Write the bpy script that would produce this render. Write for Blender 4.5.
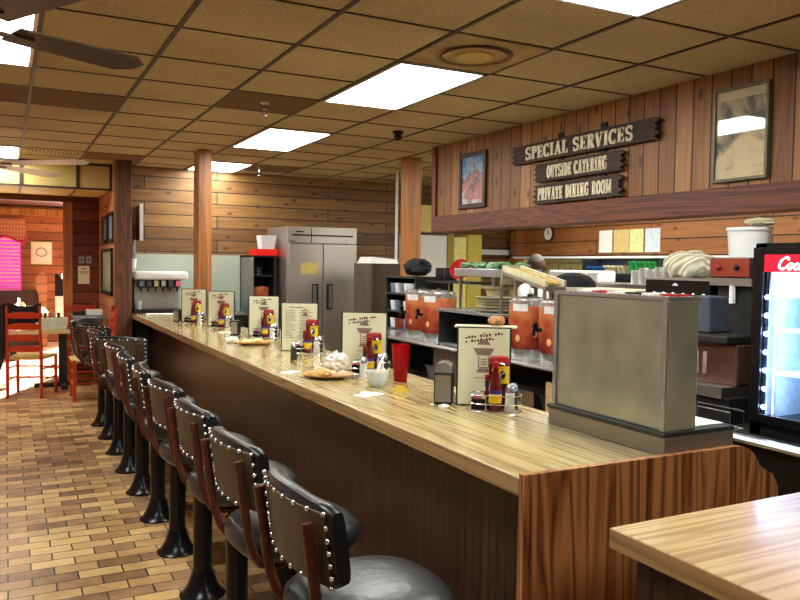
import bpy, bmesh, math, random
from math import sin, cos, pi, radians as R
from mathutils import Vector, Matrix, Euler
random.seed(11)
for o in list(bpy.data.objects): bpy.data.objects.remove(o)
sc = bpy.context.scene
C = sc.collection
# ------------------------------------------------------------------ camera
EYE = 1.54
YAW, PIT, ROL, FPX = .475295, .0448358, -.0141161, 767.42
cd = bpy.data.cameras.new('camera'); cam = bpy.data.objects.new('camera', cd); C.objects.link(cam); sc.camera = cam
cd.sensor_width = 36; cd.lens = 36*FPX/800; cd.clip_start = .02; cd.clip_end = 100
fwd = Vector((sin(YAW)*cos(PIT), cos(YAW)*cos(PIT), -sin(PIT)))
rt0 = Vector((cos(YAW), -sin(YAW), 0)); up0 = rt0.cross(fwd)
rt = rt0*cos(ROL) + up0*(-sin(ROL)); up = rt0*sin(ROL) + up0*cos(ROL)
M = Matrix((rt, up, -fwd)).transposed().to_4x4(); M.translation = Vector((0, 0, EYE)); cam.matrix_world = M
# ------------------------------------------------------------------ world, sun, exposure
w = bpy.data.worlds.new('world'); sc.world = w; w.use_nodes = True
w.node_tree.nodes['Background'].inputs[0].default_value = (.75, .85, 1, 1)
w.node_tree.nodes['Background'].inputs[1].default_value = 2.2
sd = bpy.data.lights.new('sun', 'SUN'); sun = bpy.data.objects.new('sun', sd); C.objects.link(sun)
sd.energy = 70; sd.angle = R(1.2); sd.color = (1, .95, .88)
sdir = Vector((-.38*cos(R(16)), -.92*cos(R(16)), -sin(R(16))*.995))
sun.rotation_euler = sdir.to_track_quat('-Z', 'Y').to_euler(); sun.location = (3, 18, 4)
LAMP = 15.0
sc.view_settings.view_transform = 'Standard'; sc.view_settings.look = 'None'
sc.view_settings.exposure = 0.72; sc.view_settings.gamma = 1; sc.view_settings.use_curve_mapping = False
# ------------------------------------------------------------------ materials
def nt(name):
    m = bpy.data.materials.new(name); m.use_nodes = True
    t = m.node_tree; return m, t.nodes, t.links, t.nodes['Principled BSDF']
def c4(c): return (c[0], c[1], c[2], 1)
def srgb(r, g, b):
    f = lambda v: (v/255/12.92) if v <= 10 else ((v/255+.055)/1.055)**2.4
    return (f(r), f(g), f(b))
def mat(name, col, rough=.5, metal=0, var=.12, vs=25, bump=0, coat=0, trans=0, ior=1.45, emit=None, es=0, spec=.5, alpha=1):
    m, N, L, B = nt(name)
    B.inputs['Roughness'].default_value = rough; B.inputs['Metallic'].default_value = metal
    B.inputs['Coat Weight'].default_value = coat; B.inputs['Coat Roughness'].default_value = .05
    B.inputs['Transmission Weight'].default_value = trans; B.inputs['IOR'].default_value = ior
    B.inputs['Specular IOR Level'].default_value = spec; B.inputs['Alpha'].default_value = alpha
    tc = N.new('ShaderNodeTexCoord'); n = N.new('ShaderNodeTexNoise'); n.inputs['Scale'].default_value = vs; n.inputs['Detail'].default_value = 4
    L.new(tc.outputs['Object'], n.inputs['Vector'])
    r = N.new('ShaderNodeValToRGB'); r.color_ramp.elements[0].position = .3; r.color_ramp.elements[1].position = .7
    r.color_ramp.elements[0].color = c4([v*(1-var) for v in col]); r.color_ramp.elements[1].color = c4([min(1, v*(1+var)) for v in col])
    L.new(n.outputs['Fac'], r.inputs['Fac']); L.new(r.outputs['Color'], B.inputs['Base Color'])
    if bump:
        b = N.new('ShaderNodeBump'); b.inputs['Strength'].default_value = bump; b.inputs['Distance'].default_value = .01
        L.new(n.outputs['Fac'], b.inputs['Height']); L.new(b.outputs['Normal'], B.inputs['Normal'])
    if emit:
        B.inputs['Emission Color'].default_value = c4(emit); B.inputs['Emission Strength'].default_value = es
    return m
def math_node(N, L, op, a, b):
    n = N.new('ShaderNodeMath'); n.operation = op
    for i, v in enumerate((a, b)):
        if v is None: continue
        if isinstance(v, (int, float)): n.inputs[i].default_value = v
        else: L.new(v, n.inputs[i])
    return n.outputs[0]
def mixc(N, L, fac, a, b, mode='MIX'):
    n = N.new('ShaderNodeMix'); n.data_type = 'RGBA'; n.blend_type = mode
    for i, v in ((0, fac), (6, a), (7, b)):
        if isinstance(v, (int, float)): n.inputs[i].default_value = v
        elif isinstance(v, tuple): n.inputs[i].default_value = c4(v)
        else: L.new(v, n.inputs[i])
    return n.outputs[2]
def wood(name, dark, light, axis='z', rough=.35, fig=1.0, coat=0, ring=1.0, fine=1.0, al=.55):
    """grain runs along axis (object space)"""
    m, N, L, B = nt(name)
    tc = N.new('ShaderNodeTexCoord')
    def mp(al, ac):
        p = N.new('ShaderNodeMapping'); s = {'x': (al, ac, ac), 'y': (ac, al, ac), 'z': (ac, ac, al)}[axis]
        p.inputs['Scale'].default_value = s; L.new(tc.outputs['Object'], p.inputs['Vector']); return p.outputs[0]
    wv = N.new('ShaderNodeTexNoise'); wv.inputs['Scale'].default_value = 1; wv.inputs['Detail'].default_value = 2.2; wv.inputs['Distortion'].default_value = .6
    L.new(mp(al, 4.5*fig), wv.inputs['Vector'])
    rings = math_node(N, L, 'FRACT', math_node(N, L, 'MULTIPLY', wv.outputs['Fac'], 11*ring), None)
    tri = math_node(N, L, 'ABSOLUTE', math_node(N, L, 'SUBTRACT', rings, .5), None)
    tri = math_node(N, L, 'MULTIPLY', tri, 2)
    n2 = N.new('ShaderNodeTexNoise'); n2.inputs['Scale'].default_value = 1; n2.inputs['Detail'].default_value = 5
    L.new(mp(4*fine, 150*fine), n2.inputs['Vector'])
    f = math_node(N, L, 'ADD', math_node(N, L, 'MULTIPLY', tri, .6), math_node(N, L, 'MULTIPLY', n2.outputs['Fac'], .75))
    r = N.new('ShaderNodeValToRGB'); r.color_ramp.elements[0].position = .28; r.color_ramp.elements[1].position = .85
    r.color_ramp.elements[0].color = c4(dark); r.color_ramp.elements[1].color = c4(light)
    L.new(f, r.inputs['Fac']); L.new(r.outputs['Color'], B.inputs['Base Color'])
    B.inputs['Roughness'].default_value = rough; B.inputs['Coat Weight'].default_value = coat; B.inputs['Coat Roughness'].default_value = .12
    return m
def planks(name, u, v, rowh, length, cols, gap=.006, rough=.5, knot=1.0, mort=(.01, .005, .003), offs=.37, bumps=.5):
    """boards run along u, stacked along v, each with its own tone, grain and knots"""
    m, N, L, B = nt(name)
    tc = N.new('ShaderNodeTexCoord'); sx = N.new('ShaderNodeSeparateXYZ'); L.new(tc.outputs['Object'], sx.inputs[0])
    ax = {'x': sx.outputs[0], 'y': sx.outputs[1], 'z': sx.outputs[2]}
    cb = N.new('ShaderNodeCombineXYZ'); L.new(ax[u], cb.inputs[0]); L.new(ax[v], cb.inputs[1])
    br = N.new('ShaderNodeTexBrick'); L.new(cb.outputs[0], br.inputs['Vector'])
    br.inputs['Scale'].default_value = 1; br.inputs['Brick Width'].default_value = length; br.inputs['Row Height'].default_value = rowh
    br.inputs['Mortar Size'].default_value = gap; br.inputs['Mortar Smooth'].default_value = .3; br.offset = offs; br.offset_frequency = 2
    br.inputs['Color1'].default_value = (0, 0, 0, 1); br.inputs['Color2'].default_value = (1, 1, 1, 1); br.inputs['Mortar'].default_value = (.5, .5, .5, 1)
    # per-row random
    rr = math_node(N, L, 'FLOOR', math_node(N, L, 'DIVIDE', ax[v], rowh), None)
    wn = N.new('ShaderNodeTexWhiteNoise'); wn.noise_dimensions = '1D'; L.new(rr, wn.inputs['W'])
    tone = math_node(N, L, 'ADD', math_node(N, L, 'MULTIPLY', br.outputs['Color'], .4), math_node(N, L, 'MULTIPLY', wn.outputs['Value'], .6))
    # grain
    cg = N.new('ShaderNodeCombineXYZ'); L.new(math_node(N, L, 'MULTIPLY', ax[u], 2.0), cg.inputs[0]); L.new(math_node(N, L, 'MULTIPLY', ax[v], 38), cg.inputs[1])
    L.new(math_node(N, L, 'MULTIPLY', wn.outputs['Value'], 30), cg.inputs[2])
    g = N.new('ShaderNodeTexNoise'); g.inputs['Scale'].default_value = 1; g.inputs['Detail'].default_value = 5; g.inputs['Distortion'].default_value = .8; L.new(cg.outputs[0], g.inputs['Vector'])
    ramp = N.new('ShaderNodeValToRGB'); e = ramp.color_ramp.elements; e[0].color = c4(cols[0]); e[1].color = c4(cols[-1])
    for i, c in enumerate(cols[1:-1]): k = e.new((i+1)/(len(cols)-1)); k.color = c4(c)
    L.new(math_node(N, L, 'ADD', math_node(N, L, 'MULTIPLY', tone, .65), math_node(N, L, 'MULTIPLY', math_node(N, L, 'SUBTRACT', g.outputs['Fac'], .25), .75)), ramp.inputs['Fac'])
    # knots
    ck = N.new('ShaderNodeCombineXYZ'); L.new(math_node(N, L, 'MULTIPLY', ax[u], 2.6), ck.inputs[0]); L.new(math_node(N, L, 'MULTIPLY', ax[v], 5.5), ck.inputs[1])
    vo = N.new('ShaderNodeTexVoronoi'); vo.voronoi_dimensions = '2D'; vo.inputs['Scale'].default_value = 1; L.new(ck.outputs[0], vo.inputs['Vector'])
    cs = N.new('ShaderNodeSeparateColor'); L.new(vo.outputs['Color'], cs.inputs[0]); kt = math_node(N, L, 'GREATER_THAN', cs.outputs[0], .45)
    kr = N.new('ShaderNodeValToRGB'); kr.color_ramp.elements[0].position = .045; kr.color_ramp.elements[1].position = .13
    kr.color_ramp.elements[0].color = (1, 1, 1, 1); kr.color_ramp.elements[1].color = (0, 0, 0, 1); L.new(vo.outputs['Distance'], kr.inputs['Fac'])
    col = mixc(N, L, math_node(N, L, 'MULTIPLY', math_node(N, L, 'MULTIPLY', kr.outputs['Color'], kt), .75*knot), ramp.outputs['Color'], tuple(v*.35 for v in cols[0]))
    col = mixc(N, L, br.outputs['Fac'], col, mort)
    L.new(col, B.inputs['Base Color']); B.inputs['Roughness'].default_value = rough
    b = N.new('ShaderNodeBump'); b.invert = True; b.inputs['Strength'].default_value = bumps; b.inputs['Distance'].default_value = .01
    L.new(br.outputs['Fac'], b.inputs['Height']); L.new(b.outputs['Normal'], B.inputs['Normal'])
    return m
MT = {}
def setup():
    M_ = MT
    M_['oak'] = wood('pale oak laminate', srgb(148, 124, 80), srgb(196, 176, 124), 'y', .2, 2.4, coat=.4, ring=.7, fine=.8, al=.5)
    M_['oak_x'] = wood('pale oak laminate table', srgb(166, 128, 84), srgb(208, 178, 130), 'x', .25, 2.4, coat=.3, ring=.7, al=.45)
    M_['oak_edge'] = wood('oak edge strip', srgb(118, 90, 56), srgb(166, 134, 88), 'y', .4, 2.5, ring=.7, al=.4)
    M_['panel'] = wood('warm oak veneer', srgb(98, 40, 20), srgb(196, 134, 82), 'z', .3, 1.6, coat=.2, ring=.9, al=.45, fine=.6)
    M_['panel_edge'] = wood('oak panel edging', srgb(120, 66, 40), srgb(170, 112, 72), 'x', .4)
    M_['post'] = wood('orange pine post', srgb(126, 72, 28), srgb(178, 114, 54), 'z', .4, 1.2, ring=.5, al=.3)
    M_['post_dark'] = wood('dark pine post', srgb(70, 40, 24), srgb(120, 76, 48), 'z', .5, 1.5)
    M_['beam'] = wood('dark red beam', srgb(62, 26, 14), srgb(112, 56, 34), 'y', .5, 2)
    M_['beam_x'] = wood('dark red cross beam', srgb(62, 26, 14), srgb(104, 50, 30), 'x', .5, 2)
    M_['far'] = planks('horizontal pine boards', 'x', 'z', .152, 2.4, [srgb(66, 38, 18), srgb(120, 82, 42), srgb(168, 126, 72)], gap=.007, knot=1)
    M_['kwall'] = planks('kitchen pine boards', 'y', 'z', .19, 2.6, [srgb(90, 50, 24), srgb(140, 86, 44), srgb(178, 118, 66)], gap=.008)
    M_['header'] = planks('vertical pine boards', 'z', 'y', .136, 4.0, [srgb(88, 52, 26), srgb(146, 96, 50), srgb(196, 146, 86)], gap=.006, knot=1.0, offs=0)
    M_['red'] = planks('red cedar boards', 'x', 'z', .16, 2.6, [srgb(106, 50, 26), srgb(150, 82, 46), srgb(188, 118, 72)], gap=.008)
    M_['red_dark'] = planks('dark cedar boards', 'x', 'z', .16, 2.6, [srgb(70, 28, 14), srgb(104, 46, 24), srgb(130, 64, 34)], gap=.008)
    M_['side'] = planks('side pine boards', 'y', 'z', .16, 2.6, [srgb(140, 84, 54), srgb(180, 120, 86), srgb(205, 150, 112)], gap=.006)
    M_['bead'] = planks('brown beadboard', 'z', 'y', .052, 5, [srgb(34, 19, 14), srgb(56, 34, 26), srgb(76, 48, 38)], gap=.006, rough=.28, knot=0, offs=0)
    M_['floor'] = floor_mat()
    M_['tile'] = tile_mat('ceiling tile', srgb(186, 166, 124))
    M_['tile_dark'] = tile_mat('stained ceiling tile', srgb(112, 82, 48))
    M_['tile_far'] = tile_mat('yellowed bulkhead tile', srgb(196, 172, 104))
    M_['grid'] = mat('dark ceiling grid', srgb(52, 32, 20), .5)
    M_['grid_white'] = mat('bare ceiling grid', srgb(180, 165, 150), .5)
    M_['black'] = mat('black enamel', (.006, .006, .007), .24, spec=.35)
    M_['blackm'] = mat('black matt', (.012, .011, .011), .6)
    M_['vinyl'] = mat('black vinyl', (.010, .011, .014), .33, var=.1, vs=60, bump=.1)
    M_['seatv'] = mat('worn black seat vinyl', (.018, .019, .021), .33, var=.2, vs=40, bump=.15)
    M_['brownv'] = mat('worn brown vinyl', srgb(74, 62, 46), .45, var=.3, vs=30, bump=.1)
    M_['tube'] = mat('red brown painted tube', srgb(86, 44, 32), .4, var=.2, spec=.3)
    M_['chrome'] = mat('chrome', (.8, .82, .84), .18, .85)
    M_['steel'] = steel('brushed steel', (.54, .50, .47), .42)
    M_['steel_d'] = steel('dull dark steel', (.36, .35, .33), .42)
    M_['steel_b'] = mat('bright counter steel', (.45, .47, .49), .26, .7)
    M_['galv'] = mat('grey green box metal', srgb(170, 174, 160), .3, .6, var=.16, vs=7)
    M_['darkrim'] = mat('dark rubber trim', srgb(44, 50, 52), .4)
    M_['white'] = mat('white plastic', (.75, .76, .76), .4, var=.03)
    M_['paper'] = mat('white paper', (.82, .81, .78), .8, var=.04)
    M_['cream'] = mat('cream menu paper', srgb(228, 226, 196), .5, var=.03)
    M_['menuedge'] = mat('dark green menu cover', srgb(26, 40, 34), .4)
    M_['splash'] = mat('pale green wall panel', srgb(168, 176, 160), .35, var=.05, vs=4)
    M_['ink'] = mat('brown ink', srgb(136, 112, 104), .7)
    M_['inkred'] = mat('dark red ink', srgb(96, 30, 26), .7)
    M_['tomato'] = mat('ketchup red', srgb(100, 18, 12), .25, coat=.2)
    M_['capred'] = mat('red cap', srgb(150, 20, 16), .35)
    M_['yellow'] = mat('yellow label', srgb(238, 196, 20), .5)
    M_['blue'] = mat('blue label', srgb(36, 46, 130), .5)
    M_['pink'] = mat('pink sweetener paper', srgb(232, 92, 130), .7)
    M_['tumbler'] = mat('red tumbler plastic', srgb(200, 8, 22), .15, trans=.55, ior=1.3)
    M_['glass'] = mat('clear glass', (.9, .92, .92), .05, trans=.95)
    M_['salt'] = mat('salt', (.8, .8, .78), .7)
    M_['pepper'] = mat('ground pepper', srgb(60, 50, 40), .8)
    M_['food'] = mat('biscuit crumbs', srgb(206, 164, 96), .8, var=.35, vs=60)
    M_['lemon'] = mat('lemon flesh', srgb(236, 214, 90), .4)
    M_['plate'] = mat('tan plate', srgb(198, 150, 84), .3, var=.1)
    M_['bowl'] = mat('pale blue white china', srgb(206, 216, 216), .2)
    M_['amber'] = teawrap()
    M_['labelw'] = mat('white label', (.7, .7, .68), .5)
    M_['redwood'] = mat('red painted wood', srgb(176, 54, 24), .35, var=.15)
    M_['rush'] = mat('woven rush', srgb(190, 156, 96), .8, var=.2, vs=80, bump=.3)
    M_['coat'] = mat('black cloth', (.008, .008, .01), .9)
    M_['skin'] = mat('dark skin', srgb(104, 68, 54), .4, var=.1)
    M_['hair'] = mat('short grey hair', srgb(120, 116, 112), .7)
    M_['cloth'] = mat('white cotton', (.8, .8, .8), .9)
    M_['green'] = mat('leafy green', srgb(96, 130, 92), .6, var=.4, vs=60)
    M_['bluebin'] = mat('blue bin plastic', srgb(30, 80, 160), .4)
    M_['greenbin'] = mat('green bin plastic', srgb(40, 140, 70), .4)
    M_['beige'] = mat('beige plastic', srgb(192, 184, 150), .5)
    M_['redplastic'] = mat('red plastic', srgb(180, 16, 24), .3)
    M_['orangepanel'] = mat('orange red control panel', srgb(134, 52, 30), .4)
    M_['slate'] = mat('slate blue plastic', srgb(62, 70, 82), .5)
    M_['machine'] = mat('reddish steel brewer shell', srgb(120, 84, 78), .3, .5)
    M_['cabinet'] = wood('grey brown cabinet', srgb(64, 54, 42), srgb(98, 84, 66), 'z', .5, 1.5)
    M_['signwood'] = wood('dark sign board', srgb(34, 20, 14), srgb(66, 44, 34), 'y', .7, 3)
    M_['signlet'] = mat('cream sign paint', srgb(240, 228, 200), .6)
    M_['framewood'] = mat('dark red frame', srgb(62, 26, 20), .4)
    M_['framepale'] = mat('pewter frame', srgb(104, 96, 78), .4, .4)
    M_['lamp'] = mat('lit diffuser', (1, 1, 1), .5, emit=(.98, 1, .93), es=LAMP)
    M_['lampk'] = mat('lit kitchen diffuser', (1, 1, 1), .5, emit=(1, 1, .86), es=LAMP*.85)
    M_['led'] = mat('lit led', (1, 1, 1), .5, emit=(.35, .5, 1), es=60)
    M_['coolin'] = mat('cooler liner', (.75, .85, .95), .4)
    M_['cokered'] = mat('backlit red header', srgb(190, 10, 40), .4, emit=srgb(200, 10, 40), es=.5)
    M_['cokewhite'] = mat('backlit white script', (1, 1, 1), .4, emit=(1, .92, .95), es=1.2)
    M_['pinkglow'] = mat('pink lit window', srgb(255, 60, 160), .5, emit=srgb(255, 60, 165), es=.7)
    M_['blind'] = mat('white blind slat', srgb(250, 214, 232), .6)
    M_['valance'] = plaid()
    M_['yellowlit'] = mat('cream lit panel', srgb(226, 206, 130), .6)
    M_['glowsign'] = mat('glowing red price sign', srgb(120, 10, 10), .4, emit=srgb(200, 20, 14), es=.6)
    M_['vent'] = mat('vent grey', srgb(98, 88, 76), .5)
    M_['bluegrey'] = mat('blue grey plastic tub', srgb(120, 132, 146), .5)
    M_['darksky'] = picture_mat('red rock landscape print', 'rock')
    M_['poster'] = picture_mat('grey ink poster', 'poster')
    M_['diffring'] = mat('sooty ring', srgb(146, 122, 84), .8, var=.25, vs=12)
    M_['fan'] = mat('fan blade brown', srgb(70, 48, 34), .45)
    M_['fanwhite'] = mat('fan blade white', srgb(206, 200, 206), .35)
def floor_mat():
    m, N, L, B = nt('brick paver floor')
    tc = N.new('ShaderNodeTexCoord'); br = N.new('ShaderNodeTexBrick'); L.new(tc.outputs['Object'], br.inputs['Vector'])
    br.inputs['Scale'].default_value = 1; br.inputs['Brick Width'].default_value = .205; br.inputs['Row Height'].default_value = .104
    br.inputs['Mortar Size'].default_value = .0042; br.inputs['Mortar Smooth'].default_value = .2; br.offset = .5
    br.inputs['Color1'].default_value = (0, 0, 0, 1); br.inputs['Color2'].default_value = (1, 1, 1, 1); br.inputs['Mortar'].default_value = (.5, .5, .5, 1)
    n = N.new('ShaderNodeTexNoise'); n.inputs['Scale'].default_value = 9; n.inputs['Detail'].default_value = 6; L.new(tc.outputs['Object'], n.inputs['Vector'])
    f = math_node(N, L, 'ADD', math_node(N, L, 'MULTIPLY', br.outputs['Color'], .85), math_node(N, L, 'MULTIPLY', math_node(N, L, 'SUBTRACT', n.outputs['Fac'], .4), .7))
    r = N.new('ShaderNodeValToRGB'); e = r.color_ramp.elements
    e[0].color = c4(srgb(106, 72, 50)); e[1].color = c4(srgb(214, 180, 120)); k = e.new(.45); k.color = c4(srgb(168, 128, 82))
    L.new(f, r.inputs['Fac'])
    L.new(mixc(N, L, br.outputs['Fac'], r.outputs['Color'], srgb(34, 24, 20)), B.inputs['Base Color'])
    B.inputs['Roughness'].default_value = .38
    b = N.new('ShaderNodeBump'); b.invert = True; b.inputs['Strength'].default_value = .5; b.inputs['Distance'].default_value = .004
    L.new(br.outputs['Fac'], b.inputs['Height']); L.new(b.outputs['Normal'], B.inputs['Normal'])
    return m
def tile_mat(name, col):
    m, N, L, B = nt(name)
    tc = N.new('ShaderNodeTexCoord'); n = N.new('ShaderNodeTexNoise'); n.inputs['Scale'].default_value = 70; n.inputs['Detail'].default_value = 3
    n2 = N.new('ShaderNodeTexNoise'); n2.inputs['Scale'].default_value = 1.1; n2.inputs['Detail'].default_value = 3
    L.new(tc.outputs['Object'], n.inputs['Vector']); L.new(tc.outputs['Object'], n2.inputs['Vector'])
    f = math_node(N, L, 'ADD', math_node(N, L, 'MULTIPLY', n.outputs['Fac'], .7), math_node(N, L, 'MULTIPLY', n2.outputs['Fac'], .5))
    r = N.new('ShaderNodeValToRGB'); r.color_ramp.elements[0].position = .38; r.color_ramp.elements[1].position = .78
    r.color_ramp.elements[0].color = c4([v*.62 for v in col]); r.color_ramp.elements[1].color = c4([v*1.25 for v in col])
    L.new(f, r.inputs['Fac']); L.new(r.outputs['Color'], B.inputs['Base Color']); B.inputs['Roughness'].default_value = .9
    return m
def steel(name, col, rough):
    m, N, L, B = nt(name)
    B.inputs['Metallic'].default_value = 1; B.inputs['Base Color'].default_value = c4(col)
    tc = N.new('ShaderNodeTexCoord'); p = N.new('ShaderNodeMapping'); p.inputs['Scale'].default_value = (3, 3, 90); L.new(tc.outputs['Object'], p.inputs['Vector'])
    n = N.new('ShaderNodeTexNoise'); n.inputs['Scale'].default_value = 1; n.inputs['Detail'].default_value = 4; L.new(p.outputs[0], n.inputs['Vector'])
    n2 = N.new('ShaderNodeTexNoise'); n2.inputs['Scale'].default_value = 2.5; n2.inputs['Detail'].default_value = 4; L.new(tc.outputs['Object'], n2.inputs['Vector'])
    L.new(math_node(N, L, 'ADD', rough-.12, math_node(N, L, 'MULTIPLY', math_node(N, L, 'ADD', n.outputs['Fac'], n2.outputs['Fac']), .13)), B.inputs['Roughness'])
    return m
def teawrap():
    m, N, L, B = nt('iced tea picture wrap')
    tc = N.new('ShaderNodeTexCoord'); sx = N.new('ShaderNodeSeparateXYZ'); L.new(tc.outputs['Object'], sx.inputs[0])
    r = N.new('ShaderNodeValToRGB'); e = r.color_ramp.elements
    e[0].position = 0; e[0].color = c4(srgb(112, 32, 28)); e[1].position = 1; e[1].color = c4(srgb(206, 132, 84)); k = e.new(.45); k.color = c4(srgb(168, 78, 46))
    v = N.new('ShaderNodeTexVoronoi'); v.inputs['Scale'].default_value = 14; L.new(tc.outputs['Object'], v.inputs['Vector'])
    n = N.new('ShaderNodeTexNoise'); n.inputs['Scale'].default_value = 9; n.inputs['Detail'].default_value = 4; L.new(tc.outputs['Object'], n.inputs['Vector'])
    f = math_node(N, L, 'MULTIPLY', math_node(N, L, 'SUBTRACT', sx.outputs[2], .06), 2.9)
    f = math_node(N, L, 'ADD', f, math_node(N, L, 'MULTIPLY', math_node(N, L, 'SUBTRACT', v.outputs['Distance'], .4), .45))
    f = math_node(N, L, 'ADD', f, math_node(N, L, 'MULTIPLY', math_node(N, L, 'SUBTRACT', n.outputs['Fac'], .5), .7))
    L.new(f, r.inputs['Fac']); L.new(r.outputs['Color'], B.inputs['Base Color']); B.inputs['Roughness'].default_value = .25
    return m
def plaid():
    m, N, L, B = nt('plaid curtain cloth')
    tc = N.new('ShaderNodeTexCoord'); w1 = N.new('ShaderNodeTexWave'); w1.inputs['Scale'].default_value = 6; L.new(tc.outputs['Object'], w1.inputs['Vector'])
    w2 = N.new('ShaderNodeTexWave'); w2.bands_direction = 'Z'; w2.inputs['Scale'].default_value = 4; L.new(tc.outputs['Object'], w2.inputs['Vector'])
    c = mixc(N, L, w1.outputs['Fac'], srgb(196, 120, 100), srgb(160, 96, 80)); c = mixc(N, L, math_node(N, L, 'MULTIPLY', w2.outputs['Fac'], .4), c, srgb(214, 160, 130))
    L.new(c, B.inputs['Base Color']); B.inputs['Roughness'].default_value = .9
    return m
def picture_mat(name, kind):
    m, N, L, B = nt(name)
    tc = N.new('ShaderNodeTexCoord'); sx = N.new('ShaderNodeSeparateXYZ'); L.new(tc.outputs['Object'], sx.inputs[0])
    n = N.new('ShaderNodeTexNoise'); n.inputs['Scale'].default_value = 9 if kind == 'rock' else 4.5; n.inputs['Detail'].default_value = 7; n.inputs['Distortion'].default_value = .7
    L.new(tc.outputs['Object'], n.inputs['Vector'])
    z = sx.outputs[2]
    if kind == 'rock':
        # object origin at the picture's centre, z -.2 .. .2
        f = math_node(N, L, 'ADD', math_node(N, L, 'MULTIPLY', z, 1.9), .5)
        f = math_node(N, L, 'ADD', f, math_node(N, L, 'MULTIPLY', math_node(N, L, 'SUBTRACT', n.outputs['Fac'], .5), 1.3))
        r = N.new('ShaderNodeValToRGB'); e = r.color_ramp.elements
        e[0].position = .12; e[0].color = c4(srgb(206, 208, 222)); e[1].position = .95; e[1].color = c4(srgb(64, 130, 190))
        for p, cc in ((.25, (190, 120, 120)), (.42, (196, 138, 130)), (.55, (120, 84, 96)), (.62, (150, 180, 214))):
            k = e.new(p); k.color = c4(srgb(*cc))
        L.new(f, r.inputs['Fac']); c = r.outputs['Color']
    else:
        r = N.new('ShaderNodeValToRGB'); e = r.color_ramp.elements
        e[0].position = .4; e[0].color = c4(srgb(84, 78, 70)); e[1].position = .58; e[1].color = c4(srgb(206, 188, 150))
        L.new(n.outputs['Fac'], r.inputs['Fac']); c = r.outputs['Color']
        k = N.new('ShaderNodeMath'); k.operation = 'GREATER_THAN'; L.new(math_node(N, L, 'ABSOLUTE', z, None), k.inputs[0]); k.inputs[1].default_value = .2
        c = mixc(N, L, math_node(N, L, 'MULTIPLY', k.outputs[0], .8), c, srgb(206, 188, 150))
    L.new(c, B.inputs['Base Color']); B.inputs['Roughness'].default_value = .5
    B.inputs['Coat Weight'].default_value = 1; B.inputs['Coat Roughness'].default_value = .02; B.inputs['Coat IOR'].default_value = 1.7
    return m
setup()
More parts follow.
